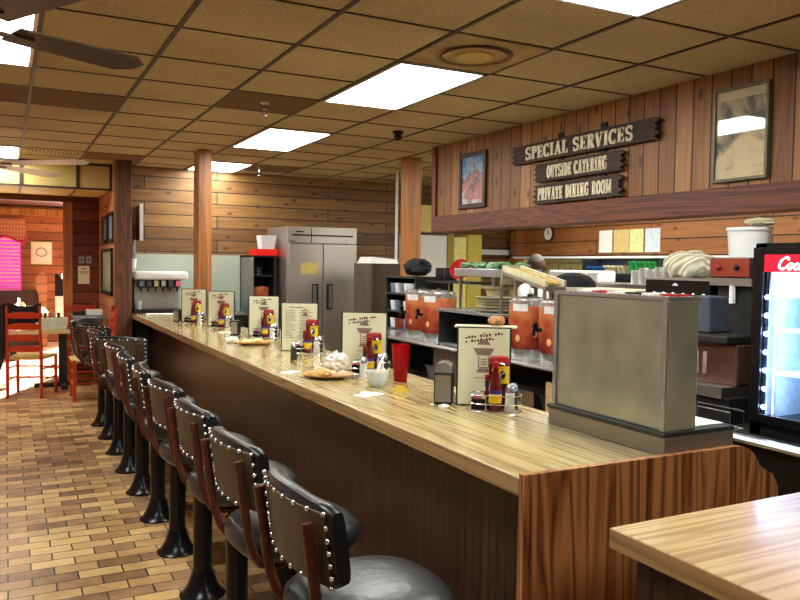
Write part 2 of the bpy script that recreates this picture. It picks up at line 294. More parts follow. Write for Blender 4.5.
# ------------------------------------------------------------------ mesh helpers
class MB:
    def __init__(s): s.b = bmesh.new()
    def face(s, vs):
        try: return s.b.faces.new(vs)
        except ValueError: return None
    def box(s, x0, x1, y0, y1, z0, z1, bev=0, rot=None):
        g = bmesh.ops.create_cube(s.b, size=1)['verts']
        for v in g: v.co = Vector(((x0+x1)/2+v.co.x*(x1-x0), (y0+y1)/2+v.co.y*(y1-y0), (z0+z1)/2+v.co.z*(z1-z0)))
        if bev:
            es = list({e for v in g for e in v.link_edges})
            r = bmesh.ops.bevel(s.b, geom=es, offset=bev, segments=2, affect='EDGES', profile=.5)
            g = list({v for f in r['faces'] for v in f.verts} | {v for v in g if v.is_valid})
        if rot is not None:
            for v in g: v.co = rot @ v.co
        return s
    def lathe(s, prof, x=0, y=0, z=0, n=20, cap=True, sx=1, sy=1, m=None):
        rings = []
        for r, h in prof:
            rings.append([s.b.verts.new(Vector((x+r*cos(2*pi*i/n)*sx, y+r*sin(2*pi*i/n)*sy, z+h))) for i in range(n)])
        for a, b in zip(rings, rings[1:]):
            for i in range(n): s.face((a[i], a[(i+1) % n], b[(i+1) % n], b[i]))
        if cap:
            s.face(rings[0][::-1]); s.face(rings[-1])
        if m is not None:
            for rr in rings:
                for v in rr: v.co = m @ v.co
        return s
    def tube(s, pts, r, n=8, closed=False):
        pts = [Vector(p) for p in pts]; k = len(pts); rings = []
        rs = r if isinstance(r, (list, tuple)) else [r]*k
        prev = None
        for i, p in enumerate(pts):
            a = pts[(i-1) % k] if (closed or i > 0) else p; b = pts[(i+1) % k] if (closed or i < k-1) else p
            t = (b-a).normalized()
            if prev is None:
                u = t.orthogonal().normalized()
            else:
                u = (prev-t*prev.dot(t)); u = u.normalized() if u.length > 1e-6 else t.orthogonal().normalized()
            prev = u; v = t.cross(u)
            rings.append([s.b.verts.new(p+(u*cos(2*pi*j/n)+v*sin(2*pi*j/n))*rs[i]) for j in range(n)])
        for i in range(k if closed else k-1):
            a, b = rings[i], rings[(i+1) % k]
            for j in range(n): s.face((a[j], a[(j+1) % n], b[(j+1) % n], b[j]))
        if not closed: s.face(rings[0][::-1]); s.face(rings[-1])
        return s
    def prism(s, poly, d0, d1, plane='xz'):
        """polygon in a plane, extruded d0..d1 on the third axis"""
        f = {'xz': lambda a, b, d: (a, d, b), 'yz': lambda a, b, d: (d, a, b), 'xy': lambda a, b, d: (a, b, d)}[plane]
        A = [s.b.verts.new(f(a, b, d0)) for a, b in poly]; Bv = [s.b.verts.new(f(a, b, d1)) for a, b in poly]
        s.face(A); s.face(Bv[::-1]); n = len(poly)
        for i in range(n): s.face((A[i], Bv[i], Bv[(i+1) % n], A[(i+1) % n]))
        return s
    def loft(s, secs, cap=True):
        rs = [[s.b.verts.new(p) for p in q] for q in secs]; n = len(rs[0])
        for a, b in zip(rs, rs[1:]):
            for i in range(n): s.face((a[i], a[(i+1) % n], b[(i+1) % n], b[i]))
        if cap: s.face(rs[0][::-1]); s.face(rs[-1])
        return s
    def ball(s, x, y, z, r, sx=1, sy=1, sz=1, u=12, v=8, noise=0, rnd=None):
        g = bmesh.ops.create_uvsphere(s.b, u_segments=u, v_segments=v, radius=1)['verts']
        for q in g:
            k = 1+(rnd.uniform(-noise, noise) if noise else 0)
            q.co = Vector((x+q.co.x*r*sx*k, y+q.co.y*r*sy*k, z+q.co.z*r*sz*k))
        return s
    def build(s, name, m, parent=None, smooth=False, loc=None, label=None, bevmod=0, auto=None):
        bmesh.ops.recalc_face_normals(s.b, faces=s.b.faces[:])
        me = bpy.data.meshes.new(name); s.b.to_mesh(me); s.b.free()
        me.materials.append(MT[m] if isinstance(m, str) else m)
        if smooth:
            for p in me.polygons: p.use_smooth = True
            me.set_sharp_from_angle(angle=R(auto or 40))
        o = bpy.data.objects.new(name, me); C.objects.link(o)
        if parent: o.parent = parent
        if loc: o.location = loc
        if label: o['label'] = label
        if bevmod:
            b = o.modifiers.new('bevel', 'BEVEL'); b.width = bevmod; b.segments = 2; b.limit_method = 'ANGLE'
        return o
def thing(name, label, cat, loc=(0, 0, 0), rz=0, group=None):
    o = bpy.data.objects.new(name, None); C.objects.link(o); o.empty_display_size = .1
    o.location = loc; o.rotation_euler = (0, 0, rz); o['label'] = label; o['category'] = cat
    if group: o['group'] = group
    return o
def tag(o, label, cat, group=None):
    o['label'] = label; o['category'] = cat
    if group: o['group'] = group
    return o
def struct(o): o['kind'] = 'structure'; return o
def dup(root, loc, rz, label, group=None):
    r = root.copy(); C.objects.link(r); r.location = loc; r.rotation_euler = (0, 0, rz); r['label'] = label
    if group: r['group'] = group
    for ch in list(root.children):
        c = ch.copy(); C.objects.link(c); c.parent = r
        for g in list(ch.children):
            d = g.copy(); C.objects.link(d); d.parent = c
    return r
def B(*a, **k): return MB().box(*a, **k)
# ------------------------------------------------------------------ room shell
CEIL = 2.701
struct(B(-3.2, 7.2, -3, 16.4, -.1, 0).build('floor', 'floor'))
GX = [.162+.609*i for i in range(-6, 7)]
GY0, GS = 3.307, .611
# main ceiling
struct(B(-3.2, 3.85, -3, 9.86, CEIL, CEIL+.08).build('ceiling', 'tile'))
struct(B(3.85, 7.2, -3, 6.6, CEIL, CEIL+.08).build('ceiling_kitchen', 'white'))
struct(B(3.85, 7.2, 6.6, 9.86, CEIL, CEIL+.08).build('ceiling_rear', 'tile'))
g = MB()
for i in range(-5, 7):
    x = .162+.609*i
    if x < 3.74: g.box(x-.012, x+.012, -3, 9.84, CEIL-.006, CEIL)
for j in range(-10, 11):
    y = GY0+GS*j
    if y < 9.84: g.box(-3.2, 3.74, y-.007, y+.007, CEIL-.005, CEIL)
for i in range(6, 11):
    x = .162+.609*i; g.box(x-.012, x+.012, 6.62, 9.78, CEIL-.006, CEIL)
for j in range(6, 11):
    y = GY0+GS*j; g.box(3.9, 6.88, y-.007, y+.007, CEIL-.005, CEIL)
struct(g.build('trim_1', 'grid'))
# dark replaced tiles and diffuser square
def tile(i, j, name, m, label=None):
    x = .162+.609*i; y = GY0+GS*j
    return struct(B(x+.012, x+.597, y+.007, y+GS-.007, CEIL-.004, CEIL-.0005).build(name, m))
tile(2, 3, 'trim_2', 'tile_dark'); tile(0, 4, 'trim_3', 'tile_dark'); tile(-1, 4, 'trim_4', 'tile_dark'); tile(3, 9, 'trim_5', 'tile_dark')
tile(4, 9, 'trim_15', 'tile_dark'); tile(1, 9, 'trim_16', 'tile_dark'); tile(3, 6, 'trim_17', 'tile_dark')
# main far wall
struct(B(1.3, 6.95, 9.78, 9.9, 0, CEIL).build('wall_far', 'far'))
struct(B(1.32, 2.98, 9.755, 9.78, .0, 1.64).build('trim_6', 'splash'))
# left room: bulkhead and lower ceiling, side wall with pictures, switch wall
struct(B(-3.2, 1.15, 9.84, 9.87, 2.40, CEIL).build('wall_bulkhead', 'tile_far'))
g = MB()
for x in (-.45, .17, .77, 1.14): g.box(x-.02, x+.02, 9.825, 9.842, 2.40, CEIL)
g.box(-3.2, 1.15, 9.825, 9.842, 2.385, 2.41); g.box(-3.2, 1.15, 9.825, 9.842, CEIL-.03, CEIL)
struct(g.build('trim_7', 'grid'))
struct(B(-3.2, 1.15, 9.87, 11.3, 2.41, 2.47).build('ceiling_alcove', 'tile_far'))
g = MB()
for x in (.17, .77): g.box(x-.012, x+.012, 9.84, 11.3, 2.404, 2.41)
struct(g.build('trim_8', 'grid'))
struct(B(1.15, 1.3, 9.5, 11.42, 0, CEIL).build('wall_partition', 'side'))
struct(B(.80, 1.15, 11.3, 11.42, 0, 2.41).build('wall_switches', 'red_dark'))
struct(B(-3.2, 1.15, 11.28, 11.44, 2.33, 2.47).build('trim_9', 'beam_x'))
struct(B(.70, .81, 11.27, 11.4, 0, 2.33).build('trim_10', 'post'))
# far dining room
fw = MB(); fw.box(-3.2, -.75, 16, 16.12, 0, 2.6); fw.box(.26, 1.25, 16, 16.12, 0, 2.6); fw.box(-.75, .26, 16, 16.12, 0, .96); fw.box(-.75, .26, 16, 16.12, 1.98, 2.6)
fw.box(1.25, 4.2, 16, 16.12, 2.3, 2.6)
struct(fw.build('wall_dining', 'red'))
struct(B(-3.2, 4.3, 11.44, 16.12, 2.56, 2.62).build('ceiling_dining', 'beam_x'))
struct(B(-3.2, 1.25, 15.85, 16, 2.38, 2.50).build('trim_11', 'post'))
struct(B(4.2, 4.32, 9.9, 16.12, 0, 2.6).build('wall_dining_right', 'side'))
g = MB()
for x in (1.25, 2.2, 3.2, 4.17): g.box(x, x+.05, 16.02, 16.08, 0, 2.3)
g.box(1.25, 4.2, 16.02, 16.08, 0, .06)
struct(g.build('window_2', 'framewood'))
# outer walls
dl = bpy.data.lights.new('daylight_fill', 'AREA'); do = bpy.data.objects.new('daylight_fill', dl); C.objects.link(do); dl.shape = 'RECTANGLE'; dl.size = 2.9; dl.size_y = 2.2; dl.energy = 260; dl.color = (1, .96, .92)  # fill lamp added inside the window opening to brighten the dining room
do.location = (2.7, 15.95, 1.15); do.rotation_euler = Vector((-.5, -1, -.1)).to_track_quat('-Z', 'Y').to_euler()
struct(B(-3.32, -3.2, -3, 16.4, 0, CEIL).build('wall_left', 'side'))
struct(B(-3.2, 7.2, -3.1, -3, 0, CEIL).build('wall_back', 'far'))
struct(B(6.9, 7.0, -3, 9.9, 0, CEIL).build('wall_kitchen', 'kwall'))
struct(B(6.875, 6.9, 3, 9.75, 0, 1.66).build('trim_12', 'yellowlit'))
struct(B(6.75, 6.9, 9.35, 9.5, 0, CEIL).build('trim_13', 'kwall'))
# header wall over the pass
struct(B(3.75, 3.86, -1.5, 6.58, 2.0, CEIL).build('wall_header', 'header'))
struct(B(3.71, 3.88, -1.5, 6.56, 1.865, 2.02, bev=.006).build('trim_14', 'beam'))
struct(B(3.725, 3.765, 6.52, 6.59, 1.87, CEIL-.002).build('trim_18', 'beam'))
# posts
def post(x0, x1, y0, y1, z0, z1, m, label):
    return tag(B(x0, x1, y0, y1, z0, z1, bev=.008).build('wooden_post', m), label, 'post')
post(1.765, 1.905, 7.98, 8.20, 0, CEIL-.001, 'post', 'orange pine post rising behind the counter to the ceiling')
post(3.84, 4.0, 7.30, 7.48, 0, CEIL-.001, 'post', 'brown square post beside the hanging sign wall and rack of cups')
post(1.12, 1.30, 9.28, 9.46, 0, CEIL-.001, 'post_dark', 'dark weathered post at the far end of the counter')
tag(MB().tube([(4.285, 8.45, .0), (4.285, 8.45, CEIL-.001)], .018).build('conduit_pipe', 'white', smooth=True), 'thin white pipe running up beside the brown square post', 'pipe')
# ------------------------------------------------------------------ ceiling fittings
def troffer(x0, x1, y0, y1, label, kit=False):
    t = thing('ceiling_light', label, 'light', ((x0+x1)/2, (y0+y1)/2, CEIL), group='fluorescent ceiling panels')
    a, b = (x1-x0)/2, (y1-y0)/2
    f = MB(); f.box(-a, a, -b, -b+.02, -.012, -.0005); f.box(-a, a, b-.02, b, -.012, -.0005); f.box(-a, -a+.02, -b, b, -.012, -.0005); f.box(a-.02, a, -b, b, -.012, -.0005)
    f.build('frame', 'white', t)
    MB().box(-a+.02, a-.02, -b+.02, b-.02, -.01, -.001).build('diffuser', 'lampk' if kit else 'lamp', t)
def tr(i, j, lab): x = .162+.609*i; y = GY0+GS*j; troffer(x+.012, x+.597, y+.01, y+2*GS-.01, lab)
tr(3, 1, 'large fluorescent panel nearest the round air diffuser')
tr(3, 5, 'middle fluorescent panel beyond the dark ceiling tile')
troffer(2.001, 2.586, 8.81, 9.74, 'farthest fluorescent panel partly behind the orange post')
tr(-1, 1, 'fluorescent panel behind the near ceiling fan blade')
troffer(-.435, .15, 8.81, 9.80, 'fluorescent panel above the far white ceiling fan')
tr(3, -3, 'fluorescent panel cut off by the top edge near the wall poster')
tr(3, -8, 'fluorescent panel behind the viewer over the counter end'); tr(-1, -3, 'fluorescent panel behind the viewer over the aisle')
troffer(5.3, 5.9, 6.5, 7.7, 'unseen light panel added over the kitchen near the pinned sheets', True); troffer(4.8, 5.4, 5.0, 6.2, 'unseen light panel added above the cook', True); troffer(5.4, 6.0, 3.4, 4.6, 'unseen light panel added above the plate shelf', True)  # out of view, added to brighten the kitchen and its back wall
# air diffuser, vent, sprinklers, camera dome
t = thing('air_diffuser', 'square air diffuser with round centre and sooty ring', 'air vent', (2.295, 3.61, CEIL))
B(-.29, .29, -.29, .29, -.006, -.0008).build('diffuser_plate', mat('sooty diffuser plate', srgb(168, 142, 98), .8, var=.3, vs=6), t)
for k, r in enumerate((.21,)):
    MB().lathe([(r, -.016), (r-.02, -.008), (r-.03, -.008), (r-.025, -.018)], n=32, cap=False).build('ring', 'diffring', t, True)
MB().lathe([(.11, -.007), (.105, -.022), (.0, -.024)], n=28, cap=False).build('centre_disc', 'tile_far', t, True)
t = thing('ceiling_vent', 'long slotted grey ceiling vent at the far edge of the ceiling', 'air vent', (.47, 9.05, CEIL))
B(-.28, .28, -.16, .16, -.008, -.0008).build('vent_frame', 'tile_far', t)
g = MB()
for k in range(14): g.box(-.25+k*.037, -.25+k*.037+.012, -.12, .12, -.016, -.007)
g.build('slats', 'vent', t)
def sprinkler(x, y, lab):
    t = thing('fire_sprinkler', lab, 'sprinkler', (x, y, CEIL-.0045))
    MB().lathe([(.035, 0), (.03, -.008), (.012, -.01), (.012, -.05)], n=14).build('escutcheon', 'chrome', t, True)
    MB().tube([(-.012, 0, -.045), (-.022, 0, -.065), (-.008, 0, -.09), (.008, 0, -.09), (.022, 0, -.065), (.012, 0, -.045)], .004, 6).build('yoke', 'vent', t, True)
    MB().lathe([(.022, -.09), (.022, -.095)], n=14).build('deflector_plate', 'chrome', t, True)
sprinkler(1.67, 5.42, 'brass fire sprinkler under the dark ceiling tile')
sprinkler(2.75, 9.1, 'far fire sprinkler near the back wall ceiling')
t = thing('security_camera', 'black dome security camera hanging from the ceiling', 'camera', (3.02, 5.95, CEIL-.0062))
MB().lathe([(.045, 0), (.045, -.02), (.03, -.03)], n=18).build('mount', 'blackm', t, True); MB().ball(0, 0, -.045, .035).build('dome', 'black', t, True)
# fans
def fan(x, y, z, n, a0, L, mb, lab):
    t = thing('ceiling_fan', lab, 'fan', (x, y, z))
    MB().lathe([(.012, CEIL-z-.06), (.012, .05)], n=10).build('downrod', 'fan', t, True)
    MB().lathe([(.065, CEIL-z-.0002), (.06, CEIL-z-.05), (.02, CEIL-z-.07)], n=16).build('canopy', 'fan', t, True)
    MB().lathe([(.04, .06), (.10, .04), (.11, -.03), (.07, -.06), (.03, -.08)], n=20).build('motor', 'fan', t, True)
    for k in range(n):
        a = a0+2*pi*k/n; rm = Matrix.Rotation(a, 4, 'Z') @ Matrix.Rotation(R(-6), 4, 'X')
        q = MB(); q.prism([(.16, -.07), (L-.06, -.088), (L, -.035), (L, .035), (L-.06, .088), (.16, .07)], -.003, .003, 'xy')
        for v in q.b.verts: v.co = rm @ v.co
        bl = q.build('blade', mb, t)
        q = MB(); q.box(.09, .24, -.015, .015, -.012, -.003)
        for v in q.b.verts: v.co = rm @ v.co
        q.build('blade_bracket', 'fan', bl)
fan(-.12, 2.98, 2.33, 4, R(27), .68, 'fan', 'near dark ceiling fan reaching over the light panel')
fan(-.14, 7.28, 2.34, 4, R(52), .93, 'fanwhite', 'far ceiling fan with pale blades before the yellow bulkhead')
# ------------------------------------------------------------------ main lunch counter
ctr = thing('lunch_counter', 'long oak topped lunch counter with brown beadboard front', 'counter', (0, 0, 0))
NP = lambda a, b: [(a, 1.765), (b, 1.765), (b, 7.975), (1.76, 7.975), (1.76, 8.205), (b, 8.205), (b, 9.27), (a, 9.27)]
MB().prism(NP(1.30, 2.0), .885, .94, 'xy').build('countertop', 'oak', ctr, bevmod=.003)
B(1.297, 1.3005, 1.765, 9.27, .888, .937).build('edge_strip', 'oak_edge', ctr)
MB().prism(NP(1.52, 1.9), 0, .8848, 'xy').build('beadboard_front', 'bead', ctr)
def panel_poly():
    p = [(1.296, 0), (1.296, .953), (2.17, .953)]
    for k in range(1, 7): a = pi/2-k*pi/2/6*.75; p.append((2.17+.12*cos(a)*1.0, .833+.12*sin(a)))
    p += [(2.31, .86), (2.35, .842), (2.378, .80), (2.385, .75), (2.385, 0)]
    return p
ep = MB().prism(panel_poly(), 1.738, 1.762, 'xz').build('end_panel', 'panel')
tag(ep, 'upright oak veneer end panel with rounded corner closing the counter', 'panel')
# foreground counter
t = thing('service_table', 'pale oak topped table corner in the right foreground', 'table', (0, 0, 0))
B(1.243, 2.7, -.3, 1.335, .892, .94, bev=.003).build('tabletop', 'oak_x', t)
B(1.29, 2.65, -.25, 1.29, 0, .892).build('base', 'bead', t)
B(1.2405, 1.2435, -.298, 1.333, .894, .938).build('edge_strip', 'oak_edge', t)
# ------------------------------------------------------------------ bar stools
def stool_proto():
    t = thing('bar_stool', 'x', 'stool', (0, 0, 0), group='swivel bar stools along the counter')
    MB().lathe([(.105, 0), (.105, .008), (.088, .02), (.066, .06), (.049, .11), (.046, .12)], n=28).build('pedestal_base', 'black', t, True)
    MB().lathe([(.043, .11), (.043, .615)], n=20).build('pedestal', 'black', t, True)
    # seat: rounded square cushion
    secs = []
    for (k, z) in ((.80, .64), (.93, .643), (1.0, .658), (1.02, .68), (1.0, .70), (.93, .716), (.75, .729), (.45, .736), (.12, .738)):
        q = []
        for i in range(36):
            a = 2*pi*i/36; e = 2/2.7
            ca, sa = cos(a), sin(a)
            q.append((.022+.203*k*math.copysign(abs(ca)**e, ca), .205*k*math.copysign(abs(sa)**e, sa), z))
        secs.append(q)
    MB().loft(secs).build('seat', 'seatv', t, True, auto=60)
    B(-.09, .09, -.09, .09, .605, .642).build('seat_bracket', 'blackm', t)
    # backrest
    def cx(u): return -.185+.9*u*u
    def section(u, th, h, zc, off=0, k=1.0):
        q = []
        for i in range(20):
            a = 2*pi*i/20; e = .45
            n = math.copysign(abs(cos(a))**e, cos(a))*th/2*k; z = math.copysign(abs(sin(a))**e, sin(a))*h/2*k
            zz = zc+z; tilt = -(zz-.9)*.13
            slope = 1.8*u; L_ = math.sqrt(1+slope*slope)
            q.append((cx(u)+tilt+(n+off)/L_, u-(n+off)*slope/L_, zz))
        return q
    W = .200; secs = []
    for i in range(-12, 13):
        u = W*i/12; tp = (1, 1, .97, .86)[max(0, abs(i)-9)] if abs(i) < 13 else 1
        hh = .207+.012*cos(i/12*pi)
        secs.append(section(u, .05, hh, .905, k=tp))
    bk = MB().loft(secs).build('backrest', 'vinyl', t, True, auto=50)
    secs = [section(.184*i/10, .008, .176, .903, off=-.0255) for i in range(-10, 11)]
    MB().loft(secs).build('back_panel', 'brownv', bk, True, auto=35)
    # studs
    stud = MB().ball(0, 0, 0, .0065, u=8, v=5).build('stud', 'chrome', t, True)
    pos = []
    for i in range(8): pos.append((-.186+.0531*i, .989))
    for i in range(8): pos.append((-.186+.0531*i, .817))
    for s in (-1, 1):
        for k in range(5): pos.append((s*.190, .842+.029*k))
    first = True
    for (u, z) in pos:
        slope = 1.8*u; L_ = math.sqrt(1+slope*slope); tilt = -(z-.9)*.13
        p = (cx(u)+tilt-.029/L_, u+.029*slope/L_, z)
        s = stud if first else stud.copy()
        if not first: C.objects.link(s)
        s.parent = t; s.location = p; first = False
    # bent side tubes
    for s in (-1, 1):
        u = s*.163; x0 = cx(u)-.042
        pts = [(x0-.016, u, .965), (x0-.004, u, .88), (x0+.008, u, .79), (x0+.018, u, .73), (x0+.034, u*.95, .68), (x0+.06, u*.9, .642), (x0+.11, u*.8, .622), (.05, s*.07, .618)]
        MB().tube(pts, .0135, 10).build('side_tube', 'tube', t, True)
    return t
sp = stool_proto()
SX = .805
rots = [2, 4, 3, 6, -7, -3, 4, 58, 4, 30, -35]
labs = ['nearest black bar stool with its seat fully in view', 'second black bar stool from the near end of the counter', 'third black bar stool from the near end of the counter',
        'fourth bar stool from the near end, red brown side tubes in view', 'fifth bar stool from the near end, turned slightly away', 'sixth bar stool from the near end of the counter',
        'seventh bar stool from the near end of the counter', 'bar stool swivelled round with its studded back facing the viewer', 'bar stool just beyond the swivelled one',
        'second last bar stool at the far end of the row', 'farthest bar stool by the dark post, turned toward the tables']
for i in range(11):
    loc = (SX, 1.76+.59*i, 0)
    if i == 0: sp.location = loc; sp.rotation_euler = (0, 0, R(rots[0])); sp['label'] = labs[0]
    else: dup(sp, loc, R(rots[i]), labs[i])
# ------------------------------------------------------------------ steel box on counter
t = thing('steel_cabinet', 'tall dull steel box cabinet standing on the near counter end', 'cabinet', (0, 0, .94))
B(1.862, 2.18, 1.764, 2.352, 0, .062, bev=.003).build('plinth', 'steel_d', t)
B(1.856, 2.186, 1.764, 2.358, .062, .078, bev=.003).build('rubber_rim', 'darkrim', t)
B(1.877, 2.012, 1.775, 2.342, .078, .50, bev=.004).build('body', 'galv', t)
B(1.870, 1.8755, 1.776, 1.796, .08, .498).build('corner_trim', 'steel_b', t); B(1.870, 1.8755, 2.322, 2.342, .08, .498).build('corner_trim', 'steel_b', t)
MB().box(1.870, 2.016, 1.772, 2.346, .50, .512).build('lid', 'steel_b', t)
tag(B(2.03, 2.17, 1.80, 2.2, 1.0185, 1.0215).build('paper_sheet', 'paper'), 'white paper lying on the ledge behind the steel box', 'paper')
def card(x, y, m, lab, w=.05):
    return tag(B(x, x+.07, y, y+w, 1.453, 1.459).build('supply_packet', m), lab, 'packet', 'flat packets on the steel box')
card(1.93, 1.80, 'redplastic', 'orange red packet on the near corner of the steel box', .07); card(1.93, 1.9, 'paper', 'white packet on the steel box beside the orange one')
card(1.93, 1.98, 'blackm', 'black packet on the middle of the steel box'); card(1.93, 2.06, 'labelw', 'pale packet on the middle of the steel box', .06)
card(1.93, 2.15, 'redplastic', 'red packet toward the far end of the steel box', .05); card(1.93, 2.23, 'paper', 'white packet at the far end of the steel box')
# ------------------------------------------------------------------ counter setups
CT = .9402
def star_lines(mb, w, h):
    pass
def menu(x, y, rz, lab, kind='star', h=.33, w=.222):
    t = thing('menu', lab, 'menu', (x, y, CT), rz, 'upright menus on the counter')
    B(-w/2-.006, w/2+.006, -.004, .006, 0, h+.006).build('cover', 'menuedge', t)
    B(-w/2+.002, w/2-.002, -.006, -.0042, .006, h).build('page', 'cream', t)
    g = MB(); g2 = MB(); rnd = random.Random(5)
    if kind == 'star':
        for r_, (a, n) in enumerate(((.0, 13), (.0, 10))):
            for k in range(n):
                xx = -w*.36+k*.0125; zz = h-.045-.018*r_+k*.0016
                if (k*7+r_) % 5 == 3: continue
                g.box(xx, xx+.009, -.0075, -.006, zz, zz+.007+(k % 3)*.002)
        # ornament: crown, pot and pedestal
        g2.tube([(.012*cos(a*pi/4)*1.0, -.0068, h-.035+.014*sin(a*pi/4)) for a in range(8)], .0022, 5, closed=True)
        g2.prism([(-.03, h-.07), (.03, h-.07), (.014, h-.05), (-.014, h-.05)], -.0075, -.006)
        g2.prism([(-.045, h-.085), (.045, h-.085), (.028, h-.115), (-.028, h-.115)], -.0075, -.006)
        g2.box(-.024, -.019, -.0075, -.006, h-.17, h-.12); g2.box(.019, .024, -.0075, -.006, h-.17, h-.12); g2.box(-.024, .024, -.0075, -.006, h-.17, h-.165)
        for k in range(3): g2.box(-.013, .013, -.0075, -.006, h-.135-.011*k, h-.13-.011*k)
        g2.prism([(-.032, h-.19), (.032, h-.19), (.02, h-.172), (-.02, h-.172)], -.0075, -.006)
        g2.box(-.04, .04, -.0075, -.006, h-.215, h-.212)
    else:
        g.box(-w*.3, w*.1, -.0075, -.006, h-.03, h-.024)
        for k in range(15):
            zz = h-.05-k*.0135; a = rnd.uniform(.16, .3)
            g.box(-w*.40, -w*.40+w*a, -.0072, -.006, zz, zz+.004); g.box(-w*.02, w*.36, -.0072, -.006, zz, zz+.0035) if k % 2 else g.box(w*.02, w*.30, -.0072, -.006, zz, zz+.0035)
        g2.tube([(.04+.012*cos(a*pi/4), -.0068, h-.05+.014*sin(a*pi/4)) for a in range(8)], .003, 5, closed=True)
        g2.prism([(.02, h-.085), (.06, h-.085), (.05, h-.065), (.03, h-.065)], -.0075, -.006)
    g.build('print', 'inkred' if kind == 'star' else 'ink', t); g2.build('emblem', 'ink', t)
    return t
def place(px, py, base, rz, dx, dy):
    return (px+cos(rz)*dx-sin(rz)*dy, py+sin(rz)*dx+cos(rz)*dy, base)
def ketchup(loc, rz, lab):
    t = thing('ketchup_bottle', lab, 'bottle', loc, rz); t.scale = (.92, .92, 1.1)
    MB().lathe([(.026, 0), (.028, .006), (.028, .05), (.027, .085), (.020, .115), (.013, .145), (.012, .165)], n=16).build('bottle_body', 'tomato', t, True)
    MB().lathe([(.014, .163), (.014, .182), (.012, .184)], n=14).build('cap', 'capred', t, True)
    MB().lathe([(.0288, .03), (.0288, .078)], n=16, cap=False).build('yellow_label', 'yellow', t, True)
    MB().lathe([(.0292, .064), (.0292, .078)], n=16, cap=False).build('blue_band', 'blue', t, True)
def squeeze(loc, rz, lab):
    t = thing('squeeze_bottle', lab, 'bottle', loc, rz); t.scale = (1.18, 1.05, 1.12)
    MB().lathe([(.036, 0), (.038, .01), (.036, .05), (.031, .085), (.036, .13), (.036, .165)], n=18, sy=.62).build('bottle_body', 'tomato', t, True)
    MB().lathe([(.037, .165), (.037, .185), (.03, .195), (.012, .197)], n=18, sy=.7).build('cap', 'capred', t, True)
    g = MB(); A = [R(a) for a in range(-100, 11, 10)]
    g.loft([[(.0372*cos(a), .0372*.66*sin(a), .095) for a in A]+[(.034*cos(a), .034*.66*sin(a), .095) for a in A[::-1]], [(.0372*cos(a), .0372*.66*sin(a), .16) for a in A]+[(.034*cos(a), .034*.66*sin(a), .16) for a in A[::-1]]])
    g.build('yellow_label', 'yellow', t)
    MB().prism([(.006, .115), (.02, .112), (.024, .13), (.014, .145), (.004, .135)], -.0262, -.0245).build('label_mark', 'blackm', t)
def shaker(loc, kind, lab):
    t = thing('salt_shaker' if kind == 'salt' else 'pepper_shaker', lab, 'shaker', loc); t.scale = (1.1, 1.1, 1.2)
    MB().lathe([(.019, 0), (.020, .004), (.017, .04), (.0175, .065)], n=12).build('glass_body', 'salt' if kind == 'salt' else 'pepper', t, True)
    MB().lathe([(.019, .064), (.019, .078), (.012, .090), (.004, .092)], n=12).build('metal_cap', 'chrome', t, True)
def hotsauce(loc, lab):
    t = thing('hot_sauce_bottle', lab, 'bottle', loc)
    MB().lathe([(.016, 0), (.017, .01), (.017, .055), (.007, .075), (.006, .10)], n=12).build('bottle_body', mat('dark pepper sauce', srgb(110, 30, 16), .15), t, True)
    MB().lathe([(.009, .09), (.009, .115)], n=12).build('neck_band', 'blackm', t, True)
    MB().lathe([(.0095, .115), (.0095, .14), (.007, .142)], n=12).build('cap', 'capred', t, True)
    MB().prism([(-.011, .03), (0, .044), (.011, .03), (0, .016)], -.0185, -.0165).build('diamond_label', 'labelw', t)
def packets(loc, rz, lab):
    t = thing('sweetener_box', lab, 'box', loc, rz)
    g = MB(); g.box(-.033, .033, -.026, -.024, 0, .045); g.box(-.033, .033, .024, .026, 0, .045); g.box(-.033, -.031, -.026, .026, 0, .045); g.box(.031, .033, -.026, .026, 0, .045); g.box(-.033, .033, -.026, .026, 0, .003)
    g.build('tray', 'black', t)
    rnd = random.Random(3)
    for k in range(9):
        x = -.026+k*.0062
        MB().box(x, x+.004, -.020, .020, .004, .052+rnd.uniform(0, .01)).build('packet', 'pink' if k < 6 else 'paper', t)
def caddy(x, y, rz, lab, L=.15, Wd=.085):
    t = thing('condiment_caddy', lab, 'caddy', (x, y, CT), rz, 'wire condiment caddies')
    def ring(z, k=1.0):
        p = []
        for i in range(28):
            a = 2*pi*i/28; e = .7
            p.append((L*.72*k*math.copysign(abs(cos(a))**e, cos(a)), Wd*.7*k*math.copysign(abs(sin(a))**e, sin(a)), z))
        return p
    MB().tube(ring(.003), .0025, 6, closed=True).build('base_ring', 'chrome', t, True)
    for z in (.035, .07): MB().tube(ring(z, 1.0), .0026, 6, closed=True).build('rail', 'chrome', t, True)
    g = MB()
    for i in range(0, 28, 4):
        a = ring(0.003)[i]; g.tube([(a[0], a[1], .003), (a[0], a[1], .07)], .0022, 5)
    for s in (-.5, 0, .5): g.tube([(-L*.7, s*Wd, .004), (L*.7, s*Wd, .004)], .0018, 5)
    g.build('wires', 'chrome', t, True)
    hx = L*.10
    MB().tube([(hx-.004, 0, .004), (hx-.004, 0, .15), (hx-.03, 0, .17), (hx-.02, 0, .195), (hx, 0, .20), (hx+.02, 0, .195), (hx+.03, 0, .17), (hx+.004, 0, .15), (hx+.004, 0, .004)], .0028, 6).build('carry_handle', 'chrome', t, True)
    return t
